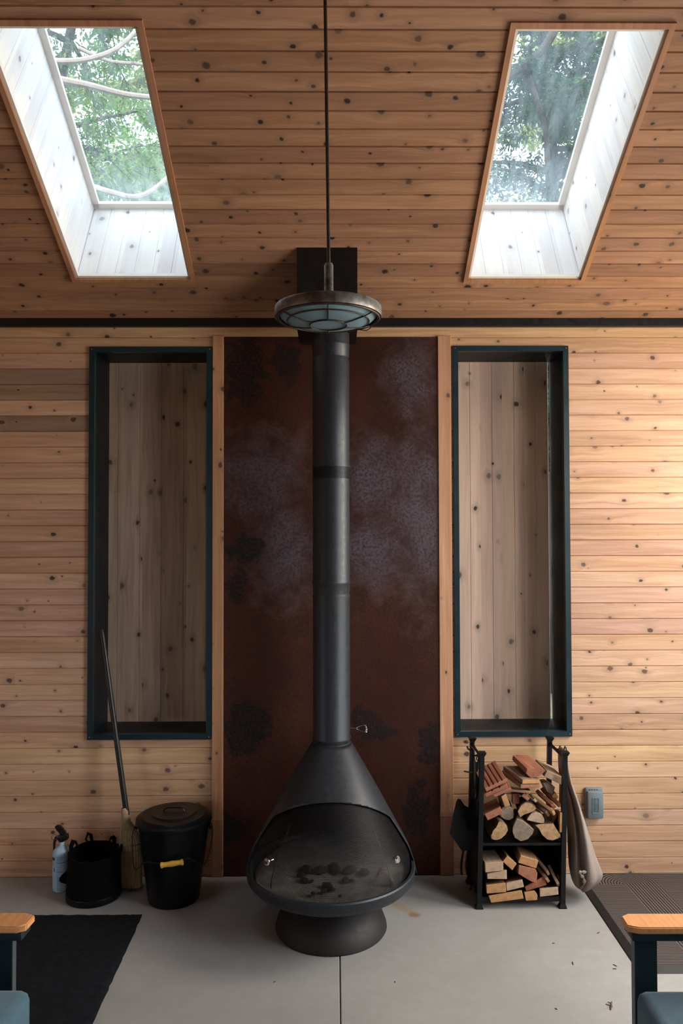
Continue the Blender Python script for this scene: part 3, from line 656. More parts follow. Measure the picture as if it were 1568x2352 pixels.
# ------------------------------------------------------------------ left group
# extinguisher
ec = onY(141.5, 1995, 3.615); ex, ey = ec.x, 3.615
et = thing('fire_extinguisher', (ex, ey, 0), 'small white fire extinguisher standing on the floor at the left', 'fire extinguisher')
R_ = .0408; bm = nb(); lathe(bm, [(0, .002), (.034, 0), (.039, .004), (R_, .012), (R_, .168), (.0395, .178), (.034, .192), (.024, .202), (.0135, .207), (.0115, .214), (.0115, .232), (0, .232)], (ex, ey, 0), 40); obj('cylinder', bm, M['extg'], et)
bm = nb(); lathe(bm, [(.0125, .226), (.0155, .228), (.0155, .246), (.012, .25), (0, .25)], (ex, ey, 0), 20); box(bm, (ex - .012, ey - .03, .240), (ex + .030, ey + .012, .262), .004); box(bm, (ex + .012, ey - .012, .236), (ex + .032, ey + .012, .258), .006); obj('valve', bm, M['plasticblack'], et)
bm = nb(); prism(bm, [(ex + x, ey - .012, z) for x, z in ((.006, .255), (.022, .262), (.004, .290), (-.010, .303), (-.026, .303), (-.033, .296), (-.020, .286), (-.012, .268))], (0, .022, 0)); bmesh.ops.bevel(bm, geom=list(bm.edges), offset=.003, segments=2, affect='EDGES'); obj('lever', bm, M['plasticblack'], et)
bm = nb(); prism(bm, [(ex + x, ey - .008, z) for x, z in ((-.004, .246), (-.012, .256), (-.030, .250), (-.038, .225), (-.038, .19), (-.033, .19), (-.031, .22), (-.022, .238))], (0, .014, 0)); obj('handle', bm, M['plasticblack'], et)
bm = nb(); tube(bm, arc((ex - .030, ey - .016, .252), .012, 0, 2 * PI, 24, (1, .3, 0))[:-1], .0011, 6, closed=True); tube(bm, [(ex - .02, ey - .014, .255), (ex + .022, ey - .016, .262), (ex + .028, ey - .02, .290)], .0011, 6); obj('pull_pin', bm, M['chrome'], et, label='thin wire safety ring and pin')
bm = nb(); lathe(bm, [(0, 0), (.0115, 0), (.0125, .003), (.0115, .006), (0, .006)], (ex + .026, ey - .022, .252), 20, R=rot('X', 90)); obj('gauge', bm, M['plasticblack'], et)
def patch(bm, a0, a1, z0, z1, r=R_ + .0005):
    n = max(2, int(abs(a1 - a0) / 5)); A = [math.radians(-90 + a0 + (a1 - a0) * i / n) for i in range(n + 1)]
    lo = [bm.verts.new((ex + r * math.cos(a), ey + r * math.sin(a), z0)) for a in A]; hi = [bm.verts.new((ex + r * math.cos(a), ey + r * math.sin(a), z1)) for a in A]
    for i in range(n): bm.faces.new((lo[i], lo[i + 1], hi[i + 1], hi[i]))
rnd = random.Random(4)
for q in ((-62, -28, .150, .163), (-14, 60, .1405, .1425), (-14, 30, .098, .0995), (-14, 30, .073, .0745), (-38, -30, .098, .116)):
    bm = nb(); patch(bm, *q); obj('label_bar', bm, M['mark'], et, label='dark printed bar')
for q in [(-12, rnd.uniform(18, 52), .012 + i * .0052, .0136 + i * .0052) for i in range(11)] + [(-12, rnd.uniform(25, 50), .150 + i * .0055, .1518 + i * .0055) for i in range(4)] + [(-56, rnd.uniform(-44, -36), .122 + i * .005, .1235 + i * .005) for i in range(5)]:
    bm = nb(); patch(bm, *q); obj('print_line', bm, M['mark2'], et, label='fine printed line')
# black canvas tote
tc = onY(215, 2000, 3.555); tx, ty = tc.x + .003, 3.553; tt = thing('log_tote', (tx, ty, 0), 'round black canvas tote with floppy loop handles beside the extinguisher', 'tote bag')
bm = nb(); TR = .131; n = 64; prof = [(.0, .0, 0), (.118, .0, 0), (.124, .006, 0), (.1245, .03, 0), (.122, .05, .3), (.120, .11, .6), (.118, .17, 1), (.118, .206, 1), (.114, .207, 1), (.113, .17, 1), (.113, .05, .3), (0, .02, 0)]; rows = []
for r, z, w in prof:
    if r == 0: rows.append([bm.verts.new((tx, ty, z))]); continue
    row = []
    for k in range(n):
        a = 2 * PI * k / n; q = noise.noise(Vector((math.cos(a) * 1.6, math.sin(a) * 1.6, z * 9))) * .006 * w; dz = (noise.noise(Vector((math.cos(a) * 2, math.sin(a) * 2, 5))) * .012 if z > .19 else 0)
        row.append(bm.verts.new((tx + (r + q) * math.cos(a), ty + (r + q) * math.sin(a), z + dz)))
    rows.append(row)
for a, b in zip(rows, rows[1:]):
    for k in range(n):
        j = (k + 1) % n
        if len(a) == 1: bm.faces.new((a[0], b[j], b[k]))
        elif len(b) == 1: bm.faces.new((a[k], a[j], b[0]))
        else: bm.faces.new((a[k], a[j], b[j], b[k]))
obj('bag_body', bm, M['cloth'], tt)
bm = nb(); lathe(bm, [(.1245, .001), (.126, .004), (.126, .026), (.1245, .03)], (tx, ty, 0), 64); obj('base_band', bm, M['pail'], tt)
for pts in (((-.06, .105, .19), (-.075, .10, .212), (-.066, .10, .238), (-.050, .102, .232), (-.045, .105, .20)), ((.04, .112, .19), (.047, .110, .215), (.058, .108, .218), (.068, .108, .208), (.066, .11, .19)), ((-.10, .06, .19), (-.112, .06, .215), (-.122, .05, .222), (-.128, .04, .20), (-.122, .035, .17)), ((.11, .05, .185), (.118, .05, .208), (.122, .04, .206), (.124, .03, .18))):
    bm = nb(); P = [Vector((tx + a, ty + b, c)) for a, b, c in ((q[0] * .95, q[1] * .95, q[2] + .010) for q in pts)]; tube(bm, P, [.009, .011, .012, .011, .009][:len(P)], 8, flat=.35); obj('loop_handle', bm, M['cloth'], tt)
bm = nb(); prism(bm, [(tx + .008 - x, ty - .055, z) for x, z in ((.112, .135), (.125, .130), (.150, .108), (.154, .098), (.150, .086), (.125, .078), (.112, .078))], (0, .03, 0)); bmesh.ops.bevel(bm, geom=list(bm.edges), offset=.004, segments=2, affect='EDGES'); obj('side_flap', bm, M['cloth'], tt)
bm = nb(); lathe(bm, [(0, 0), (.006, .001), (.007, .004), (0, .005)], (tx + .082, ty - .10, .105), 14, R=rot('X', 90) ); obj('rivet', bm, M['iron'], tt)
# broom
b0 = onY(301, 2041, 3.60); b0.z = 0.0; btop = onY(233, 1446, WALL - .028); bneck = onY(290, 1880, 3.615); bneck2 = onY(289, 1855, 3.625)
br = thing('broom', (b0.x, 3.60, 0), 'straw broom with a black handle leaning against the window frame', 'broom')
hd_ = onY(291, 1872, 3.62); bm = nb(); tube(bm, [hd_, hd_.lerp(btop, .02), hd_.lerp(btop, .97), btop], [.0135, .0135, .0125, .008], 16); obj('handle', bm, M['black'], br)
def oval(c, rx, ry, n=28): return [Vector((c.x + rx * math.cos(2 * PI * k / n), c.y + ry * math.sin(2 * PI * k / n), c.z)) for k in range(n)]
secs = [((300, 2039), .052, .020, 3.600), ((299, 2015), .053, .021, 3.603), ((300, 1970), .052, .023, 3.606), ((299, 1930), .049, .026, 3.610), ((293, 1905), .040, .027, 3.612), ((289, 1886), .022, .020, 3.616), ((288, 1876), .019, .018, 3.617)]
bm = nb(); rows = []; rnd = random.Random(2)
for i, ((u, v), rx, ry, y) in enumerate(secs):
    c = onY(u, v, y); row = []
    for k, p in enumerate(oval(c, rx, ry, 56)):
        w = 1 + (.06 if k % 2 else -.03) * (1 if i < 5 else .3); q = c + (p - c) * w
        if i == 0: q.z = max(.002, q.z + rnd.uniform(-.004, .010))
        row.append(bm.verts.new(q))
    rows.append(row)
for a, b in zip(rows, rows[1:]):
    for k in range(56): bm.faces.new((a[k], a[(k + 1) % 56], b[(k + 1) % 56], b[k]))
bm.faces.new(rows[0][::-1]); bm.faces.new(rows[-1]); bh = obj('bristle_head', bm, M['straw'], br)
bm = nb(); 
for v0, i in ((1939, 3), (1952, 3), (1965, 2), (1978, 2)):
    c = onY(299.5, v0, 3.608); rx = .0515; tube(bm, [p + Vector((0, 0, .10 * (p.x - c.x))) for p in oval(c, rx - .0005, .0235, 40)], .0016, 6, closed=True)
obj('stitching', bm, M['rubber'], bh)
bm = nb(); c = onY(289, 1882, 3.616); d = (btop - hd_).normalized(); R = Vector((0, 0, 1)).rotation_difference(d).to_matrix()
lathe(bm, [(.018, -.012), (.021, -.010), (.019, -.005), (.0205, .002), (.0185, .006), (.020, .012), (.018, .018), (.018, .038), (.0145, .052), (.0135, .054)], c, 24, R=R); obj('binding', bm, M['l_pale'], br, label='pale cord binding above the straw')
# ash pail with lid
pc = onY(399, 2030, 3.525); px_, py_ = pc.x, 3.527; at = thing('ash_pail', (px_, py_, 0), 'large black lidded pail with a yellow wooden grip on its wire bail', 'pail')
bm = nb(); lathe(bm, [(0, .006), (.110, .004), (.112, 0), (.116, .002), (.118, .012), (.1635, .352), (.168, .356), (.169, .362), (.164, .365), (.158, .36), (.115, .02), (0, .015)], (px_, py_, 0), 72); obj('body', bm, M['pail'], at)
bm = nb(); lathe(bm, [(.173, .356), (.175, .360), (.173, .374), (.166, .380), (.150, .383), (.144, .389), (.136, .388), (.106, .392), (.100, .398), (.093, .397), (.05, .400), (0, .402)], (px_, py_, 0), 72); ld = obj('lid', bm, M['pail'], at)
bm = nb(); tube(bm, [(px_ - .050, py_ + .0, .398), (px_ - .044, py_, .410), (px_ - .03, py_ - .002, .416), (px_ + .03, py_ - .002, .416), (px_ + .044, py_, .410), (px_ + .05, py_, .398)], .007, 8, flat=.5); obj('lid_handle', bm, M['pail'], ld)
for s in (-1, 1):
    bm = nb(); lathe(bm, [(0, -.004), (.014, -.004), (.016, 0), (.014, .006), (0, .008)], (px_ + s * .170, py_ - .010, .335), 18, R=rot('Y', 90 * s)); obj('ear', bm, M['pail'], at)
gp = onY(394, 1986, 3.35); e0 = Vector((px_ - .179, py_ - .012, .335)); e1 = Vector((px_ + .179, py_ - .012, .335))
ga, gb = Vector((gp.x - .032, 3.358, gp.z - .004)), Vector((gp.x + .032, 3.358, gp.z + .005))
bw = [e0, e0 + Vector((-.004, -.03, -.05)), Vector((px_ - .15, py_ - .12, .185)), Vector((px_ - .09, py_ - .17, gp.z + .008)), ga]
bw2 = [gb, Vector((px_ + .10, py_ - .165, gp.z + .022)), Vector((px_ + .16, py_ - .11, .20)), e1 + Vector((.004, -.03, -.05)), e1]
def smoothpts(P, n=6):
    P = [Vector(p) for p in P]; out = []
    for i in range(len(P) - 1):
        p0, p1, p2, p3 = P[max(i - 1, 0)], P[i], P[i + 1], P[min(i + 2, len(P) - 1)]
        for k in range(n):
            t = k / n; out.append(.5 * ((2 * p1) + (p2 - p0) * t + (2 * p0 - 5 * p1 + 4 * p2 - p3) * t * t + (3 * p1 - p0 - 3 * p2 + p3) * t ** 3))
    return out + [P[-1]]
bm = nb(); tube(bm, smoothpts(bw) + smoothpts(bw2), .0019, 8); bl = obj('bail', bm, M['iron'], at)
R = Vector((0, 0, 1)).rotation_difference((gb - ga).normalized()).to_matrix(); L2 = (gb - ga).length / 2 + .017
bm = nb(); lathe(bm, [(.004, -L2), (.0125, -L2), (.0135, -L2 + .004), (.0125, -L2 + .008), (.0105, -L2 + .014), (.0118, -.008), (.0128, -.004), (.0128, .004), (.0118, .008), (.0105, L2 - .014), (.0125, L2 - .008), (.0135, L2 - .004), (.0125, L2), (.004, L2)], (ga + gb) / 2, 28, R=R); obj('grip', bm, M['yellow'], bl, label='turned yellow wooden grip')
# ------------------------------------------------------------------ rugs and chairs
c0 = onZ(327, 2102); c1 = onZ(212, 2352); dv = (c1 - c0).normalized(); dl = Vector((-1, .004, 0)).normalized()
bm = nb(); nx, ny = 70, 70; W_, H_ = 1.0, 1.9; grid = []; rnd = random.Random(3)
for i in range(nx + 1):
    row = []
    for j in range(ny + 1):
        p = Vector((c0.x, c0.y, 0)) + dl * W_ * i / nx + Vector((dv.x, dv.y, 0)) * H_ * j / ny; e = i in (0, nx) or j in (0, ny)
        if e: p += Vector((rnd.uniform(-.0025, .0025), rnd.uniform(-.003, .003), 0))
        row.append(bm.verts.new((p.x, p.y, .003 if e else .011 + rnd.uniform(-.0018, .0018))))
    grid.append(row)
for i in range(nx):
    for j in range(ny): bm.faces.new((grid[i][j], grid[i + 1][j], grid[i + 1][j + 1], grid[i][j + 1]))
for row in ([g_[0] for g_ in grid], [g_[-1] for g_ in grid], grid[0], grid[-1]):
    low = [bm.verts.new((v.co.x, v.co.y, .0)) for v in row]
    for i in range(len(row) - 1): bm.faces.new((row[i], row[i + 1], low[i + 1], low[i]))
obj('floor_mat', bm, M['rug'], label='dark charcoal felt mat on the floor at the left', cat='mat')
m0 = onZ(1338.8, 2044.8); m1 = onZ(1449.8, 2210.7); md = (m0 - m1).normalized(); ang = math.atan2(md.y, md.x) - PI / 2
mn_ = Vector((md.y, -md.x, 0)); yb_ = WALL - .02; yf = onZ(1500, 2237).y
org = m1 + md * ((yf - m1.y) / md.y); ML = (yb_ - yf) / md.y
mt = thing('door_mat', (org.x, org.y, 0), 'ribbed dark rubber door mat with swirling lines at the right', 'mat', rot=(0, 0, ang)); MW = 1.0
bm = nb(); o4 = [(0, 0), (MW, 0), (MW, ML), (0, ML)]; i4 = [(.034, .036), (MW - .034, .036), (MW - .034, ML - .012), (.034, ML - .012)]
bo = [bm.verts.new((x, y, 0)) for x, y in o4]; bt_ = [bm.verts.new((x + (.004 if x == 0 else -.004), y + (.004 if y == 0 else -.002), .004)) for x, y in o4]; bi = [bm.verts.new((x, y, .016)) for x, y in i4]; bi2 = [bm.verts.new((x, y, .010)) for x, y in i4]
for A, B in ((bo, bt_), (bt_, bi), (bi, bi2)):
    for k in range(4): bm.faces.new((A[k], A[(k + 1) % 4], B[(k + 1) % 4], B[k]))
bm.faces.new(bo[::-1]); obj('border', bm, M['rubber'], mt, smooth=0, local=True)
def onmat(u, v):
    p = onZ(u, v, .0145) - org; return Vector((p.x * math.cos(-ang) - p.y * math.sin(-ang), p.x * math.sin(-ang) + p.y * math.cos(-ang)))
q0, q1, q2 = onmat(1434, 2030), onmat(1497.6, 2102.6), onmat(1513, 2032); dq = (q1 - q0).normalized(); wq = abs((q2 - q0).x * -dq.y + (q2 - q0).y * dq.x)
M['mat'] = matpattern([(q0, q1, wq, .0135), (onmat(1395, 2150), onmat(1372, 2100), .05, .012), (q1 + Vector((.55, -.02)), q0 + Vector((.5, .05)), .17, .0135)])
bm = nb(); box(bm, (.034, .036, .006), (MW - .034, ML - .012, .0145)); obj('tread', bm, M['mat'], mt, label='raked rubber ribs', smooth=0, local=True)
def chair(pos, rz, lab, ld, cd):
    """low armchair facing local -x; far arm along +y side"""
    t = thing('armchair', pos, lab, 'chair', rot=(0, 0, rz)); AZ = .612
    for s in (1, -1):
        y0 = .33 * s; bm = nb()
        P = [(-.03, y0 - .026), (.0, y0 - .039), (.62, y0 - .039), (.66, y0 - .02), (.66, y0 + .02), (.62, y0 + .039), (-.005, y0 + .039), (-.028, y0 + .024)]
        prism(bm, [Vector((x, y, AZ - .019)) for x, y in P], (0, 0, .019)); bmesh.ops.bevel(bm, geom=list(bm.edges), offset=.003, segments=2, affect='EDGES'); obj('armrest', bm, M['armwood'], t, label='orange wooden armrest', local=True)
        bm = nb(); box(bm, (-.017, y0 - .030, AZ - .043), (.64, y0 + .033, AZ - .0195), .004); obj('arm_rail', bm, M['chairmetal'], t, local=True)
        bm = nb(); box(bm, (-.004 + ld, y0 - .012, 0), (.058 + ld, y0 + .012, AZ - .044), .002); lg = obj('leg', bm, M['chairmetal'], t, smooth=0, local=True)
        bm = nb(); box(bm, (-.0055 + ld, y0 - .0115, .0), (-.0035 + ld, y0 + .0115, AZ - .045)); obj('lit_side_strip', bm, M['chairlit'], lg, smooth=0, local=True)  # added strip carrying the painted light on the leg's side
        bm = nb(); box(bm, (.57, y0 - .012, 0), (.63, y0 + .012, AZ - .044), .002); obj('leg', bm, M['chairmetal'], t, smooth=0, local=True)
    bm = nb()
    for a, b in (((.0, -.32, .27), (.62, -.295, .315)), ((.0, .295, .27), (.62, .32, .315)), ((.005, -.3, .27), (.035, .3, .315)), ((.58, -.3, .27), (.61, .3, .315))): box(bm, a, b, .003)
    obj('seat_frame', bm, M['chairmetal'], t, smooth=0, local=True)
    bm = nb(); box(bm, (-.012 + cd, -.29, .315), (.58, .29, .462), .032)
    for v in bm.verts:
        if v.co.z > .4: v.co.z += .012 * math.cos((v.co.x - .32) * 4) * math.cos(v.co.y * 4.5) - .008
    obj('seat_cushion', bm, M['fabric'], t, smooth=60, local=True)
    bm = nb(); box(bm, (.52, -.285, .42), (.64, .285, .92), .04, R=rot('Y', 14), piv=(.58, 0, .42)); obj('back_cushion', bm, M['fabric'], t, smooth=60, local=True)
    bm = nb(); box(bm, (.645, -.30, .28), (.67, .30, .90), .005, R=rot('Y', 14), piv=(.62, 0, .42)); obj('back_frame', bm, M['chairmetal'], t, smooth=0, local=True)
    return t
a_ = onZ(1431, 2114, .612); chair((a_.x + .026, a_.y - .33, 0), math.radians(-.8), 'armchair with orange wooden arms at the lower right, cut by the picture edge', 0, -.010)
a_ = onZ(64, 2112, .612); chair((a_.x - .026, a_.y - .33 * 1, 0), PI - math.radians(1.0), 'armchair with orange wooden arms at the lower left, mostly out of the picture', .022, -.045)
# litter on the floor
LT = [(1374, 2143, 'longer dark splinter on the concrete in front of the log rack'), (1315, 2213, 'curled dark leaf shred on the concrete right of the joint'), (1412, 2218, 'thin splinter on the concrete near the right armchair'), (1411, 2226, 'dark crumb beside the thin splinter near the right armchair'), (630, 2256, 'tiny dark crumb on the concrete left of the joint'), (907, 2256, 'tiny dark crumb on the concrete right of the joint'), (1277, 2318, 'grey crumb at the lower right of the concrete'), (1271, 2167, 'short splinter on the concrete below the log rack')]
for i, (u, v, lab) in enumerate(LT):
    p = onZ(u, v); L_ = (.011, .013, .009, .007, .006, .005, .006, .006)[i]
    lump('debris', (p.x, p.y, .0016), (L_, .0022, .0014), M['bark'], i * 2.3 + .4, lab, 'debris', 'leaf and bark litter on the concrete')
p0 = onZ(1405, 2312); bm = nb(); tube(bm, [(p0.x - .012, p0.y - .02, .002), (p0.x - .004, p0.y - .006, .004), (p0.x, p0.y + .006, .003), (p0.x + .010, p0.y + .028, .002)], [.002, .004, .003, .001], 6); tube(bm, [(p0.x - .002, p0.y, .003), (p0.x - .018, p0.y + .012, .002)], .0014, 5); tube(bm, [(p0.x + .004, p0.y + .012, .003), (p0.x - .006, p0.y + .024, .002)], .0012, 5)
obj('twig', bm, M['bark'], label='small brown forked twig on the concrete at the lower right', cat='twig')
# ------------------------------------------------------------------ outlet cover
oa, ob = onY(1341, 1807, WALL), onY(1381.5, 1876.5, WALL); ox, oz = (oa.x + ob.x) / 2, (oa.z + ob.z) / 2; w, h = ob.x - oa.x, oa.z - ob.z
ot = thing('outlet_cover', (ox, WALL, oz), 'blue grey weatherproof outlet cover on the wall right of the rack', 'outlet cover')
bm = nb(); box(bm, (oa.x, WALL - .022, ob.z), (ob.x, WALL + .001, oa.z), .007); obj('housing', bm, M['greybox'], ot)
bm = nb(); box(bm, (oa.x + .004, WALL - .040, ob.z + .004), (ob.x - .003, WALL - .020, oa.z - .011), .008); lidc = obj('flap', bm, M['greybox'], ot)
bm = nb(); slab(bm, lambda l, a, d: Vector((l, WALL - .0395 - d, a)), (ox - .017, ox + .017), (oz - .042, oz + .035), [(ox - .013, ox + .013, oz - .037, oz + .030)], 0, .003); obj('window_rim', bm, M['greybox'], lidc, smooth=0)
bm = nb(); box(bm, (ox - .014, WALL - .0412, oz - .038), (ox + .014, WALL - .039, oz + .031), .001); obj('inspection_window', bm, M['greydark'], lidc)
bm = nb()
for k in range(4): box(bm, (ox - .0265 + k * .0125, WALL - .0228, oa.z - .0095), (ox - .0215 + k * .0125, WALL - .0205, oa.z - .0055))
obj('vent_slot', bm, M['black'], ot, smooth=0)
# ------------------------------------------------------------------ log rack
f0, f1 = onZ(1099, 2083.5), onZ(1292, 2085.5); RY0 = (f0.y + f1.y) / 2; RY1 = 3.655; RX0, RX1 = f0.x, f1.x; LEAN = .026; RH = onY(1206, 1727, RY0).z
def rk(a, b, z): return Vector((RX0 + (RX1 - RX0) * a + LEAN * z, RY0 + (RY1 - RY0) * b, z))
rt = thing('log_rack', rk(.5, .5, 0), 'black wrought iron log rack with two shelves under the right window', 'log rack')
for a in (0, 1):
    for b in (0, 1):
        bm = nb(); w = .0105
        def ring_(z, r, o): 
            c = rk(a, b, z); return [bm.verts.new(c + Vector((sx * r, sy * r, 0))) for sx, sy in ((-1, -1), (1, -1), (1, 1), (-1, 1))]
        rows = [ring_(z, r, 0) for z, r in ((0, .0165), (.004, .0165), (.018, .0115), (.022, w), (RH - .016, w), (RH - .014, .0135), (RH - .008, .0145), (RH - .004, .0175), (RH + .001, .0175), (RH + .003, .012))]
        for p, q in zip(rows, rows[1:]):
            for k in range(4): bm.faces.new((p[k], p[(k + 1) % 4], q[(k + 1) % 4], q[k]))
        bm.faces.new(rows[0][::-1]); bm.faces.new(rows[-1]); obj('post', bm, M['iron'], rt, smooth=0)
def bar(name, p, q, w=.006, h=.010, mat='iron', par=None):
    bm = nb(); tube(bm, [p, q], w, 4, flat=h / w); return obj(name, bm, M[mat], par or rt, smooth=0)
for a in (0, 1): bar('side_rail', rk(a, 0, RH - .03), rk(a, 1, RH - .03), .007, .010); bar('side_rail', rk(a, 0, .045), rk(a, 1, .045))
SZ = onY(1200, 1935, RY0).z; BZ = .050
for z in (SZ, BZ):
    bm = nb(); box(bm, rk(0, 0, z) + Vector((-.004, -.004, -.022 if z == BZ else -.012)), rk(1, 0, z) + Vector((.004, .004, 0))); box(bm, rk(0, 0, z) + Vector((0, 0, -.004)), rk(1, 1, z) + Vector((0, 0, 0))); obj('shelf', bm, M['iron'], rt, smooth=0)
for a, s in ((0, -1), (1, 1)):
    bm = nb(); P = [rk(a, 0, BZ), rk(a, 1, BZ), rk(a, 1, SZ), rk(a, 0, SZ)]; prism(bm, [p + Vector((-.001, 0, 0)) for p in P], (.002, 0, 0)); obj('side_panel', bm, M['iron'], rt, smooth=0)
bm = nb(); P = [rk(0, 1, BZ), rk(1, 1, BZ), rk(1, 1, SZ + .02), rk(0, 1, SZ + .02)]; prism(bm, P, (0, .002, 0)); obj('back_panel', bm, M['iron'], rt, smooth=0)
for a, s in ((0, -1), (1, 1)):
    for b, z in ((.35, RH - .035), (.75, RH - .035)):
        bm = nb(); p = rk(a, b, z); tube(bm, smoothpts([p, p + Vector((s * .012, 0, -.006)), p + Vector((s * .028, 0, -.004)), p + Vector((s * .034, 0, .010))]), .004, 8); obj('hook', bm, M['iron'], rt)
# tools on the left hooks
yT = RY0 + .10
t = thing('hearth_shovel', onY(1070, 1900, yT), 'black hearth shovel hanging at the left side of the log rack', 'shovel')
bm = nb(); pl = [(1047, 1842), (1051, 1835), (1057, 1836), (1066, 1850), (1078, 1857), (1090, 1885), (1106, 1897), (1092, 1912), (1086, 1948), (1062, 1957), (1046, 1934), (1032, 1915), (1040, 1872)]
prism(bm, [onY(u, v, yT + .02 - .0009 * abs(u - 1068)) for u, v in pl], (.001, .004, 0)); obj('blade', bm, M['iron'], t)
bm = nb(); P = [onY(1083, 1858, yT + .005), onY(1087, 1810, yT), onY(1090, 1752, yT), onY(1089, 1743, yT - .01)]; tube(bm, P, [.007, .0055, .0055, .004], 10); obj('handle', bm, M['iron'], t)
bm = nb(); tube(bm, [onY(1084, 1900, yT - .012), onY(1100, 1898, yT - .014), onY(1106, 1897, yT - .012)], [.003, .006, .003], 8, flat=.4); obj('shine_strip', bm, M['stove'], t, label='grey shine on the blade, added as a strip')  # added lighter strip imitates the grey shine on the blade's side
t = thing('fire_tongs', onY(1070, 1900, yT + .04), 'black fire tongs hanging behind the shovel, tips above the floor', 'tongs')
for us in ((1093, 1088, 1066, 1059, 1060), (1097, 1093, 1076, 1070, 1073)):
    bm = nb(); P = [onY(u, v, yT + .04) for u, v in zip(us, (1750, 1790, 1940, 1985, 2009))]; tube(bm, smoothpts(P), .0052, 8); obj('tong_arm', bm, M['iron'], t)
bm = nb(); tube(bm, [onY(1065, 1771.5, yT + .03), onY(1082, 1774.5, yT + .03), onY(1097, 1770, yT + .03)], .0035, 8); obj('pivot_pin', bm, M['iron'], t)
t = thing('hearth_brush', onY(1086, 1860, yT - .045), 'black hearth brush hanging against the left front post of the rack', 'brush')
bm = nb(); R = Matrix.Identity(3); c = onY(1088, 1860, yT - .045); lathe(bm, [(0, -.085), (.034, -.085), (.036, -.06), (.029, .0), (.020, .035), (.012, .05), (.008, .055), (0, .056)], c, 24); obj('bristles', bm, M['cloth'], t)
bm = nb(); tube(bm, [onY(1088, 1838, yT - .045), onY(1088, 1790, yT - .045), onY(1087, 1722, yT - .03), onY(1079, 1713, yT - .02)], [.007, .008, .006, .003], 10); obj('handle', bm, M['iron'], t)
t = thing('fire_poker', onY(1090, 1900, yT + .07), 'black fire poker hanging nearest the left rear post of the rack', 'poker')
bm = nb(); P = [onY(u, v, yT + .07) for u, v in ((1100, 1735), (1098, 1760), (1090, 1950), (1086, 2020), (1080, 2046), (1077, 2040))]; tube(bm, P, [.005, .006, .005, .005, .004, .002], 8); obj('shaft', bm, M['iron'], t)
bm = nb(); tube(bm, arc(onY(1099, 1742, yT + .07), .011, 0, 2 * PI, 20)[:-1], .003, 6, closed=True); obj('handle_loop', bm, M['iron'], t)
# tan canvas carrier on the right hooks
yB = 3.505; t = thing('canvas_log_carrier', onY(1335, 2040, yB), 'tan canvas log carrier hanging folded on the right side of the rack', 'bag')
LV = [(1716, 1285, 1297, .05), (1745, 1284, 1299, .06), (1790, 1288, 1306, .075), (1815, 1295, 1318, .085), (1850, 1302, 1329, .09), (1890, 1306, 1341, .095), (1930, 1307, 1353, .10), (1965, 1307, 1364, .10), (1990, 1308, 1375, .10), (2004, 1310, 1381, .095), (2016, 1312, 1376, .085), (2028, 1316, 1362, .07), (2038, 1322, 1350, .05), (2043, 1332, 1342, .02)]
bm = nb(); rows = []; n = 56
for i, (v, ul, ur, hd2) in enumerate(LV):
    L_, R_2 = onY(ul, v, yB), onY(ur, v, yB); c = (L_ + R_2) / 2; hw = (R_2.x - L_.x) / 2; row = []; tt_ = i / (len(LV) - 1)
    for k in range(n):
        a = 2 * PI * k / n; fold = 1 - (.55 if 3 <= i <= 11 else .25) * math.exp(-((((math.degrees(a) - (232 + 10 * math.sin(tt_ * 5))) / 11) ** 2)))
        fold *= 1 + .06 * math.sin(a * 5 + tt_ * 6) + (.10 * math.sin(a * 3 + 1) if i >= 9 else 0)
        row.append(bm.verts.new((c.x + hw * math.cos(a) * (fold if math.sin(a) < -.2 else 1), c.y + hd2 * math.sin(a) * fold, c.z)))
    rows.append(row)
for a, b in zip(rows, rows[1:]):
    for k in range(n): bm.faces.new((a[k], a[(k + 1) % n], b[(k + 1) % n], b[k]))
bm.faces.new(rows[0]); bm.faces.new(rows[-1][::-1])
o = obj('canvas_body', bm, M['canvas'], t, smooth=180); sb = o.modifiers.new('s', 'SUBSURF'); sb.levels = 1; sb.render_levels = 2
# turned-up hem: an upright rolled lip along the bottom front
bm = nb(); P = [onY(u, v, yB - dy) for u, v, dy in ((1334, 2041, .05), (1341, 2030, .085), (1340, 2018, .095), (1334, 2010, .10), (1332, 2002, .105), (1341, 2003, .10), (1354, 2001, .09), (1368, 1997, .075))]
tube(bm, smoothpts(P), [.006 + .003 * math.sin(i * .9) for i in range(len(smoothpts(P)))], 10, flat=.7); obj('hem', bm, M['canvas'], t)
for dy in (-.03, .05):
    bm = nb(); P = [onY(1290, 1800, yB + dy), onY(1291, 1740, yB + dy), onY(1294, 1724, yB + dy), onY(1300, 1720, yB + dy), onY(1304, 1800, yB + dy)]; tube(bm, smoothpts(P), .008, 8, flat=.3); obj('strap', bm, M['canvas'], t)
# ------------------------------------------------------------------ firewood
def put_log(verts_world_bm, c, axis, mats, label, group, name='firewood_log', bev=.002, rough=.0):
    bm = verts_world_bm; d = Vector(axis).normalized(); x = d.cross(Vector((0, 0, 1))).normalized(); z = x.cross(d)
    Mx = Matrix(((x.x, d.x, z.x, c.x), (x.y, d.y, z.y, c.y), (x.z, d.z, z.z, c.z), (0, 0, 0, 1)))
    if bev: bmesh.ops.bevel(bm, geom=[e for e in bm.edges], offset=bev, segments=1, affect='EDGES', clamp_overlap=True)
    if rough:
        for v in bm.verts: v.co += Vector((noise.noise(v.co * 60), noise.noise(v.co * 60 + Vector((9, 0, 0))), noise.noise(v.co * 60 + Vector((0, 9, 0))))) * rough
    bmesh.ops.transform(bm, matrix=Mx.inverted(), verts=bm.verts)
    o = obj(name, bm, mats, label=label, cat='firewood', group=group, smooth=28); o.matrix_basis = Mx; return o
S_ = 6.817
def zp(ox, oy): return lambda p: (ox + p[0] / S_, oy + p[1] / S_)
UP, DN = zp(1090, 1700), zp(1090, 1920)
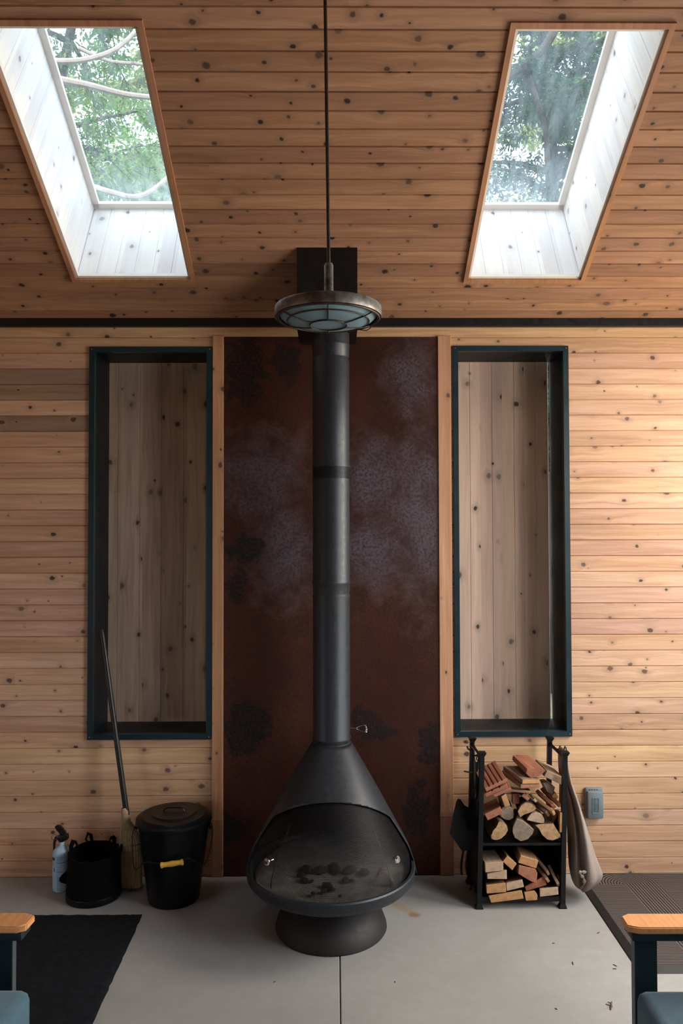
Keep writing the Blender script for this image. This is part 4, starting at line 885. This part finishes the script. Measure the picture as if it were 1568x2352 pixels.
def endlog(sp, poly, yf, back, yb, mats, label, group, rnd_=False, name='firewood_log', bev=.0018):
    P = [onY(*sp(p), yf) for p in poly]
    if rnd_:
        n = len(P); Q = []
        for i in range(n):
            p0, p1, p2, p3 = P[i - 1], P[i], P[(i + 1) % n], P[(i + 2) % n]
            for k in range(4):
                t = k / 4; Q.append(.5 * ((2 * p1) + (p2 - p0) * t + (2 * p0 - 5 * p1 + 4 * p2 - p3) * t * t + (3 * p1 - p0 - 3 * p2 + p3) * t ** 3))
        P = Q
    cx = sum(p[0] for p in poly) / len(poly); cz = sum(p[1] for p in poly) / len(poly)
    a = onY(*sp((cx, cz)), yf); b = onY(*sp((cx + back[0], cz + back[1])), yb); vec = b - a
    bm = nb(); prism(bm, P, vec, 0, 1)
    return put_log(bm, a, vec, mats, label, group, name, bev, .0022 if rnd_ else .0007)
def stick(sp, p, q, w, h, roll, mats, label, group, name='kindling_stick', grooves=0):
    a, b = onY(*sp(p[:2]), p[2]), onY(*sp(q[:2]), q[2]); d = (b - a).normalized(); x = d.cross(Vector((0, 0, 1))).normalized(); z = x.cross(d); r = math.radians(roll)
    X = x * math.cos(r) + z * math.sin(r); Z = z * math.cos(r) - x * math.sin(r); pts = [(-w / 2, -h / 2), (w / 2, -h / 2), (w / 2, h / 2)]
    for k in range(grooves):
        gx = w / 2 - w * (k + 1) / (grooves + 1); pts += [(gx + .004, h / 2), (gx + .003, h / 2 - .005), (gx - .003, h / 2 - .005), (gx - .004, h / 2)]
    pts += [(-w / 2, h / 2)]
    bm = nb(); prism(bm, [a + X * u + Z * v for u, v in pts], b - a, 0, 1); return put_log(bm, a, b - a, mats, label, group, name, .001 if grooves else .0015, .0006)
RED, TAN, PALE, GREY = (M['l_red'], M['e_red']), (M['l_tan'], M['e_tan']), (M['l_pale'], M['e_pale']), (M['l_grey'], M['e_grey'])
gU, gL = 'firewood on the upper shelf of the rack', 'firewood on the lower shelf of the rack'
F_ = RY0 - .006
endlog(UP, [(255, 1535), (285, 1430), (350, 1350), (375, 1275), (440, 1280), (500, 1340), (515, 1425), (450, 1510), (380, 1552), (310, 1562)], F_ - .01, (-150, -230), RY1 - .06, (M['bark'], M['e_round']), 'round bark-covered log with a tan end, lower left of the upper shelf', gU, True)
endlog(UP, [(600, 1370), (625, 1290), (655, 1235), (760, 1270), (925, 1405), (905, 1465), (830, 1555), (720, 1585), (625, 1530), (588, 1440)], F_, (-40, -180), RY1 - .05, GREY, 'big grey weathered log at the middle of the upper shelf', gU)
endlog(UP, [(935, 1335), (1000, 1320), (1120, 1310), (1230, 1300), (1270, 1390), (1350, 1490), (1310, 1540), (1220, 1575), (1130, 1560), (1045, 1480), (1010, 1380)], F_, (-40, -170), RY1 - .05, (M['bark'], M['e_round']), 'fan-shaped split log with a yellowish end, lower right of the upper shelf', gU)
endlog(UP, [(815, 1255), (835, 1205), (880, 1150), (950, 1130), (1040, 1160), (1088, 1235), (1085, 1297), (1040, 1305), (960, 1285)], F_ + .01, (-50, -120), RY1 - .05, PALE, 'pale half-round log above the fan-shaped split log', gU)
endlog(UP, [(668, 1120), (720, 1020), (790, 975), (880, 985), (965, 1070), (930, 1110), (850, 1140), (770, 1160), (708, 1217)], F_ + .008, (-40, -120), RY1 - .05, (M['bark'], M['e_round']), 'crescent-shaped split log above the big grey log', gU)
endlog(UP, [(400, 1165), (430, 1055), (520, 1035), (590, 1070), (612, 1145), (600, 1220), (540, 1252), (470, 1240)], F_ + .03, (-40, -120), RY1 - .05, GREY, 'round grey-brown log between the red slab and the crescent log', gU, True)
stick(UP, (300, 1150, F_ + .0), (240, 1010, F_ + .20), .078, .030, 26, (M['l_red'], M['e_red']), 'reddish tilted slab above the round bark-covered log', gU, 'firewood_slab')
endlog(UP, [(1330, 1128), (1412, 1140), (1397, 1450), (1325, 1440)], F_ - .004, (-110, -60), F_ + .20, (M['l_tan'], M['e_tan']), 'upright orange board against the right front post of the rack', gU, name='firewood_board')
endlog(UP, [(410, 880), (488, 832), (556, 1025), (470, 1052)], F_ + .006, (-70, -30), F_ + .16, (M['l_grey'], M['e_tan']), 'tilted orange block below the grooved boards', gU, name='firewood_block')
endlog(UP, [(730, 880), (770, 830), (862, 910), (828, 957)], F_ + .02, (-60, -60), F_ + .18, (M['l_grey'], M['e_red']), 'small pinkish block left of the diagonal sticks', gU, name='firewood_block')
endlog(UP, [(588, 840), (702, 835), (700, 1000), (592, 1005)], F_ + .06, (-20, -40), F_ + .22, (M['l_grey'], (M['e_red'])), 'dark brown block standing deep behind the tilted orange block', gU, name='firewood_block')
stick(UP, (1240, 1140, F_ + .0), (925, 915, F_ + .10), .030, .014, -52, (M['l_tan'], M['e_tan']), 'orange diagonal kindling stick, longest of the diagonal bundle', gU)
stick(UP, (1145, 1150, F_ + .015), (930, 990, F_ + .11), .030, .014, -50, (M['l_grey'], M['e_red']), 'short brown diagonal stick under the longest orange one', gU)
stick(UP, (1235, 1035, F_ + .02), (985, 815, F_ + .12), .032, .016, -50, RED, 'red brown diagonal stick above the longest orange one', gU)
stick(UP, (1320, 1010, F_ + .03), (1060, 775, F_ + .13), .030, .016, -48, RED, 'uppermost red diagonal stick beside the grey split piece', gU)
stick(UP, (945, 945, F_ + .02), (870, 860, F_ + .10), .018, .012, -50, (M['l_pale'], M['e_pale']), 'thin short splinter at the left end of the diagonal sticks', gU)
stick(UP, (335, 700, F_ - .008), (165, 420, F_ + .165), .106, .019, 25, RED, 'grooved red decking board leaning on the left front post', gU, 'firewood_board', grooves=4)
stick(UP, (340, 790, F_ + .0), (250, 560, F_ + .165), .108, .018, 25, RED, 'second red decking board directly under the grooved one', gU, 'firewood_board', grooves=2)
stick(UP, (430, 815, F_ + .006), (330, 620, F_ + .165), .086, .016, 25, RED, 'lowest red board of the stack at the left post', gU, 'firewood_board')
stick(UP, (882, 648, F_ + .01), (575, 435, F_ + .21), .086, .020, -3, (M['l_grey'], M['e_tan']), 'brown board with an orange end under the large split cedar log', gU, 'firewood_board')
stick(UP, (868, 718, F_ + .014), (560, 500, F_ + .20), .094, .018, -3, (M['l_grey'], M['e_red']), 'dull red board under the board with the orange end', gU, 'firewood_board')
stick(UP, (680, 800, F_ + .02), (640, 750, F_ + .19), .100, .010, -2, (M['l_pale'], M['e_red']), 'thin flat pink shingle across the middle of the upper pile', gU, 'firewood_shingle')
stick(UP, (845, 820, F_ + .015), (800, 780, F_ + .09), .026, .012, 25, RED, 'small red chip at the right tip of the pink shingle', gU, 'firewood_chip')
endlog(UP, [(815, 450), (870, 440), (960, 445), (1072, 440), (1112, 482), (1062, 528), (975, 575), (893, 602), (835, 560), (800, 520)], F_ + .03, (-225, -215), F_ + .22, RED, 'large split red cedar log on top of the pile', gU)
endlog(UP, [(1132, 480), (1392, 592), (1380, 712), (1085, 570)], F_ + .035, (-180, -190), F_ + .22, (M['l_pale'], M['e_pale']), 'pale squared block on top at the right rear of the pile', gU, name='firewood_block')
endlog(UP, [(1062, 668), (1140, 662), (1258, 740), (1218, 852), (1130, 812)], F_ + .06, (-60, -60), F_ + .22, GREY, 'grey brown split piece under the pale squared block', gU)
endlog(UP, [(1208, 868), (1268, 820), (1310, 890), (1282, 936), (1220, 902)], F_ + .05, (-40, -40), F_ + .2, TAN, 'small tan wedge below the grey brown split piece', gU, name='firewood_chip')
endlog(UP, [(1352, 708), (1388, 700), (1374, 1062), (1342, 1052)], F_ + .05, (-30, -40), F_ + .2, RED, 'thin dark red upright board behind the right front post', gU, name='firewood_board')
endlog(UP, [(1198, 1285), (1225, 1180), (1290, 1130), (1282, 1210), (1240, 1292)], F_ + .05, (-30, -40), F_ + .2, (M['l_grey'], M['e_red']), 'dark brown sliver behind the upright orange board', gU, name='firewood_chip')
endlog(DN, [(160, 430), (445, 405), (447, 545), (165, 575)], F_ - .010, (-130, -200), F_ + .18, (M['l_pale'], M['e_pale']), 'pale squared block, uppermost at the left of the lower shelf', gL, name='firewood_block')
endlog(DN, [(190, 588), (500, 530), (502, 678), (195, 675)], F_ - .004, (-90, -110), F_ + .2, (M['l_pale'], M['e_pale']), 'thinner pale block just under the uppermost left one', gL, name='firewood_block')
endlog(DN, [(178, 772), (483, 738), (492, 880), (185, 905)], F_ - .012, (-60, -110), F_ + .2, (M['l_tan'], M['e_tan']), 'pinkish orange block third down at the left of the lower shelf', gL, name='firewood_block')
endlog(DN, [(490, 738), (745, 682), (770, 800), (498, 865)], F_ - .006, (-60, -100), F_ + .2, (M['l_pale'], M['e_pale']), 'pale brown block right of the pinkish orange one', gL, name='firewood_block')
endlog(DN, [(215, 935), (735, 850), (765, 982), (255, 1050)], F_ - .010, (-50, -40), F_ + .2, (M['l_tan'], (M['e_tan'])), 'wide reddish slab at the bottom left of the lower shelf', gL, name='firewood_slab')
endlog(DN, [(505, 310), (657, 435), (587, 540), (435, 400)], F_ + .0, (-70, -110), F_ + .17, (M['l_tan'], M['e_tan']), 'small square-ended block tilted on its corner', gL, name='firewood_block')
endlog(DN, [(720, 305), (997, 385), (962, 512), (675, 420)], F_ + .002, (-100, -190), F_ + .2, (M['l_tan'], M['e_tan']), 'orange block at the top middle of the lower pile', gL, name='firewood_block')
endlog(DN, [(690, 452), (952, 517), (982, 590), (960, 748), (850, 695), (678, 592)], F_ - .002, (-90, -60), F_ + .2, RED, 'rough red block under the top middle orange one', gL, name='firewood_block')
endlog(DN, [(770, 882), (942, 862), (980, 922), (977, 1005), (800, 1018)], F_ - .008, (-50, -60), F_ + .2, (M['l_tan'], M['e_tan']), 'small orange block at the bottom middle of the lower shelf', gL, name='firewood_block')
endlog(DN, [(1015, 828), (1302, 797), (1312, 920), (1020, 955)], F_ - .006, (-50, -70), F_ + .2, (M['l_pale'], M['e_pale']), 'pale block at the bottom right of the lower shelf', gL, name='firewood_block')
stick(DN, (1145, 580, F_ + .03), (945, 330, F_ + .13), .030, .013, -60, (M['l_grey'], M['e_tan']), 'upper greenish stick slanting down right of the top orange block', gL)
stick(DN, (1140, 690, F_ + .02), (965, 480, F_ + .11), .032, .014, -55, (M['l_grey'], M['e_tan']), 'lower brown stick slanting down right of the rough red block', gL)
stick(DN, (1310, 770, F_ + .01), (1165, 480, F_ + .08), .034, .013, -62, (M['l_pale'], M['e_tan']), 'steep tan stick leaning by the right front post', gL)
endlog(DN, [(780, 792), (1100, 622), (1127, 768), (805, 868)], F_ + .03, (-40, -50), F_ + .2, (M['l_red'], M['e_red']), 'dark red slab behind the small bottom orange block', gL, name='firewood_slab')
endlog(DN, [(1282, 592), (1352, 650), (1342, 905), (1300, 800)], F_ + .045, (-20, -40), F_ + .2, (M['l_pale'], M['e_pale']), 'pale split edge showing behind the right front post', gL, name='firewood_chip')
# ------------------------------------------------------------------ outdoors
def leafmat(name, a, b, c_):
    g = G(name); c = g.co(); n = g.noise(c, 1.3, 3); k = g.noise(c, 9, 3)
    col = g.mix(g.ramp(n, .38, .62), a, b); col = g.mix(g.ramp(k, .5, .75, 0, .8), col, c_)
    d = g.n('ShaderNodeBsdfDiffuse'); g.put(d.inputs[0], col); t = g.n('ShaderNodeBsdfTranslucent'); g.put(t.inputs[0], col)
    m = g.n('ShaderNodeMixShader'); m.inputs[0].default_value = .5; g.t.links.new(d.outputs[0], m.inputs[1]); g.t.links.new(t.outputs[0], m.inputs[2]); return g.done(m.outputs[0])
M['leafa'] = leafmat('light green needles', (.12, .24, .08), (.22, .36, .12), (.36, .42, .15)); M['leafb'] = leafmat('blue green needles', (.035, .075, .06), (.07, .135, .085), (.18, .25, .11)); M['leafc'] = leafmat('yellow green leaves', (.20, .27, .09), (.36, .40, .15), (.48, .47, .22))
M['palebark'] = plain('pale bark', (.22, .19, .165), .8, 0, .2, 8); M['darkbark'] = plain('dark bark', (.03, .024, .02), .9, 0, .3, 8)
M['ground'] = plain('forest ground', (.16, .15, .09), .95, 0, .4, 2)
bm = nb(); slab(bm, lambda l, a, d: Vector((l, a, -.10 - d)), (-30, 30), (-20, 40), [], 0, .3); obj('ground', bm, M['ground'], label='forest ground outside around the cabin', cat='ground', kind='structure', smooth=0)
def tree(base, top, rad0, nbr, blen, leaves, lsz, mats, label, seed, zmin, extra=(), exm='palebark', droop=-.25, spread=.35):
    rnd = random.Random(seed); base, top = Vector(base), Vector(top)
    t = thing('tree', base, label, 'tree', 'trees behind the cabin'); bm = nb(); axis = lambda k: base.lerp(top, k) + Vector((math.sin(k * 5 + seed) * .12, math.cos(k * 4 + seed) * .12, 0))
    tube(bm, [axis(i / 14) for i in range(15)], [rad0 * (1 - .85 * i / 14) for i in range(15)], 12); tr = obj('trunk', bm, M['darkbark'], t)
    bb = nb(); V, Fc = [], []
    def spray(p, d, n, w):
        for _ in range(n):
            q = p + Vector((rnd.gauss(0, w), rnd.gauss(0, w), rnd.gauss(0, w * .6))); dd = (d + Vector((rnd.uniform(-1, 1), rnd.uniform(-1, 1), rnd.uniform(-.8, .5)))).normalized()
            s = dd.cross(Vector((rnd.uniform(-.4, .4), rnd.uniform(-.4, .4), 1))).normalized(); L = lsz * rnd.uniform(.6, 1.5); W = L * rnd.uniform(.16, .3); i = len(V)
            V.extend((q, q + dd * L * .5 + s * W, q + dd * L, q + dd * L * .5 - s * W)); Fc.append((i, i + 1, i + 2, i + 3))
    per = max(1, leaves // (nbr * 8 * 3))
    for b in range(nbr):
        k = zmin + (1 - zmin) * (b + rnd.random()) / nbr; p = axis(k); az = rnd.uniform(0, 2 * PI); L = blen * (1.15 - .75 * k) * rnd.uniform(.7, 1.2); d = Vector((math.cos(az), math.sin(az), rnd.uniform(-.1, .3)))
        P = [p]
        for i in range(8): d = (d + Vector((rnd.uniform(-.18, .18), rnd.uniform(-.18, .18), droop * .22 + rnd.uniform(-.1, .1)))).normalized(); P.append(P[-1] + d * L / 8)
        tube(bb, P, [max(.004, rad0 * .22 * (1 - i / 8.5)) for i in range(9)], 6)
        for i in range(1, 9):
            for s in range(3):
                tw = (d * .5 + Vector((rnd.uniform(-1, 1), rnd.uniform(-1, 1), rnd.uniform(-.7, .2)))).normalized(); e = P[i] + tw * L * rnd.uniform(.10, .24)
                tube(bb, [P[i], e], [.006, .002], 4); spray(P[i].lerp(e, rnd.uniform(.4, 1)), tw, per, spread * L * .14)
    obj('branches', bb, M['darkbark'], t)
    for pts, r in extra:
        bm = nb(); n_ = smoothpts([onY(*q) for q in pts], 8); tube(bm, n_, [r * (1 - .35 * i / len(n_)) for i in range(len(n_))], 8); obj('bare_branch', bm, M[exm], t)
    me = bpy.data.meshes.new('foliage'); inv = chain(t).inverted(); me.from_pydata([tuple(inv @ v) for v in V], [], Fc); me.materials.append(M[mats]); o = bpy.data.objects.new('foliage', me); C.objects.link(o); o.parent = t; o['kind'] = 'stuff'
    return t
tree((-4.0, 8.0, -.1), (-2.6, 7.6, 8.6), .15, 50, 2.5, 64000, .055, 'leafa', 'light green cedar with pale bare branches seen through the left skylight', 3, .30,
     extra=((((100, 140, 6.2), (190, 138, 6.2), (270, 110, 6.3), (330, 50, 6.5)), .026), (((110, 178, 5.8), (200, 195, 5.8), (290, 217, 5.9), (380, 226, 6.0)), .030), (((200, 425, 6.0), (250, 440, 6.0), (310, 452, 6.1), (360, 430, 6.2), (410, 380, 6.4)), .026), (((180, 110, 6.4), (250, 140, 6.5), (340, 150, 6.6), (420, 175, 6.8)), .018)))
tree((2.6, 8.4, -.1), (2.1, 7.9, 8.6), .16, 56, 2.4, 110000, .05, 'leafb', 'dark blue green cedar seen through the right skylight', 11, .30,
     extra=((((1290, 20, 6.6), (1262, 90, 6.6), (1215, 145, 6.7), (1150, 190, 6.9)), .045), (((1205, 160, 6.8), (1228, 220, 6.8), (1252, 300, 6.9), (1258, 380, 7.0)), .034)), exm='darkbark')
tree((-2.9, 12.5, -.1), (-2.6, 12.2, 11), .2, 54, 3.6, 62000, .10, 'leafc', 'yellow green tree further back behind the left skylight', 21, .25)
tree((5.4, 13.0, -.1), (4.6, 12.6, 11), .2, 54, 3.6, 62000, .10, 'leafc', 'yellow green tree further back behind the right skylight', 35, .25)
# ------------------------------------------------------------------ light
w = bpy.data.worlds.new('sky'); sc.world = w; w.use_nodes = True; bg = w.node_tree.nodes['Background']; bg.inputs[0].default_value = (.74, .88, 1.0, 1); bg.inputs[1].default_value = 4.0
def sun(name, d, col, e, ang):
    L = bpy.data.lights.new(name, 'SUN'); L.energy = e; L.color = col; L.angle = math.radians(ang); o = bpy.data.objects.new(name, L); C.objects.link(o); o.rotation_euler = Vector(d).to_track_quat('-Z', 'Y').to_euler(); o.location = (0, -4, 8)
sun('sun', (0, .88, -.47), (1, .94, .84), 6.0, 2)
def area(name, loc, d, sx, sy, col, e):
    L = bpy.data.lights.new(name, 'AREA'); L.shape = 'RECTANGLE'; L.size = sx; L.size_y = sy; L.energy = e; L.color = col; o = bpy.data.objects.new(name, L); C.objects.link(o); o.location = loc; o.rotation_euler = Vector(d).to_track_quat('-Z', 'Y').to_euler()
area('door_daylight', (XR + .30, (HR[0] + HR[1]) / 2, 2.25), (-1, 0, -.45), 1.1, 1.3, (1, .87, .70), 105)
area('window_daylight', (XR + .30, (HR2[0] + HR2[1]) / 2, 1.75), (-1, 0, -.5), 1.3, 1.7, (1, .95, .89), 80)
# ------------------------------------------------------------------ camera and view
cam = bpy.data.cameras.new('camera'); cam.sensor_fit = 'VERTICAL'; cam.sensor_height = 36.0; cam.lens = 36.0 * FPX / 2352.0; co_ = bpy.data.objects.new('camera', cam); C.objects.link(co_)
Rw = (Matrix(((1, 0, 0), (0, -1, 0), (0, 0, -1))) @ W2C).transposed(); co_.matrix_world = Matrix.Translation(EYE) @ Rw.to_4x4(); cam.clip_start = .05
sc.camera = co_
vs = sc.view_settings; vs.view_transform = 'Standard'; vs.look = 'None'; vs.gamma = 1.0; vs.use_curve_mapping = False; vs.exposure = 0.0
cy_ = sc.cycles; cy_.use_denoising = True; cy_.max_bounces = 6; cy_.diffuse_bounces = 4; cy_.glossy_bounces = 3; cy_.transparent_max_bounces = 16; cy_.use_adaptive_sampling = True; cy_.adaptive_threshold = .08; cy_.caustics_reflective = False; cy_.caustics_refractive = False; cy_.sample_clamp_indirect = 6.0
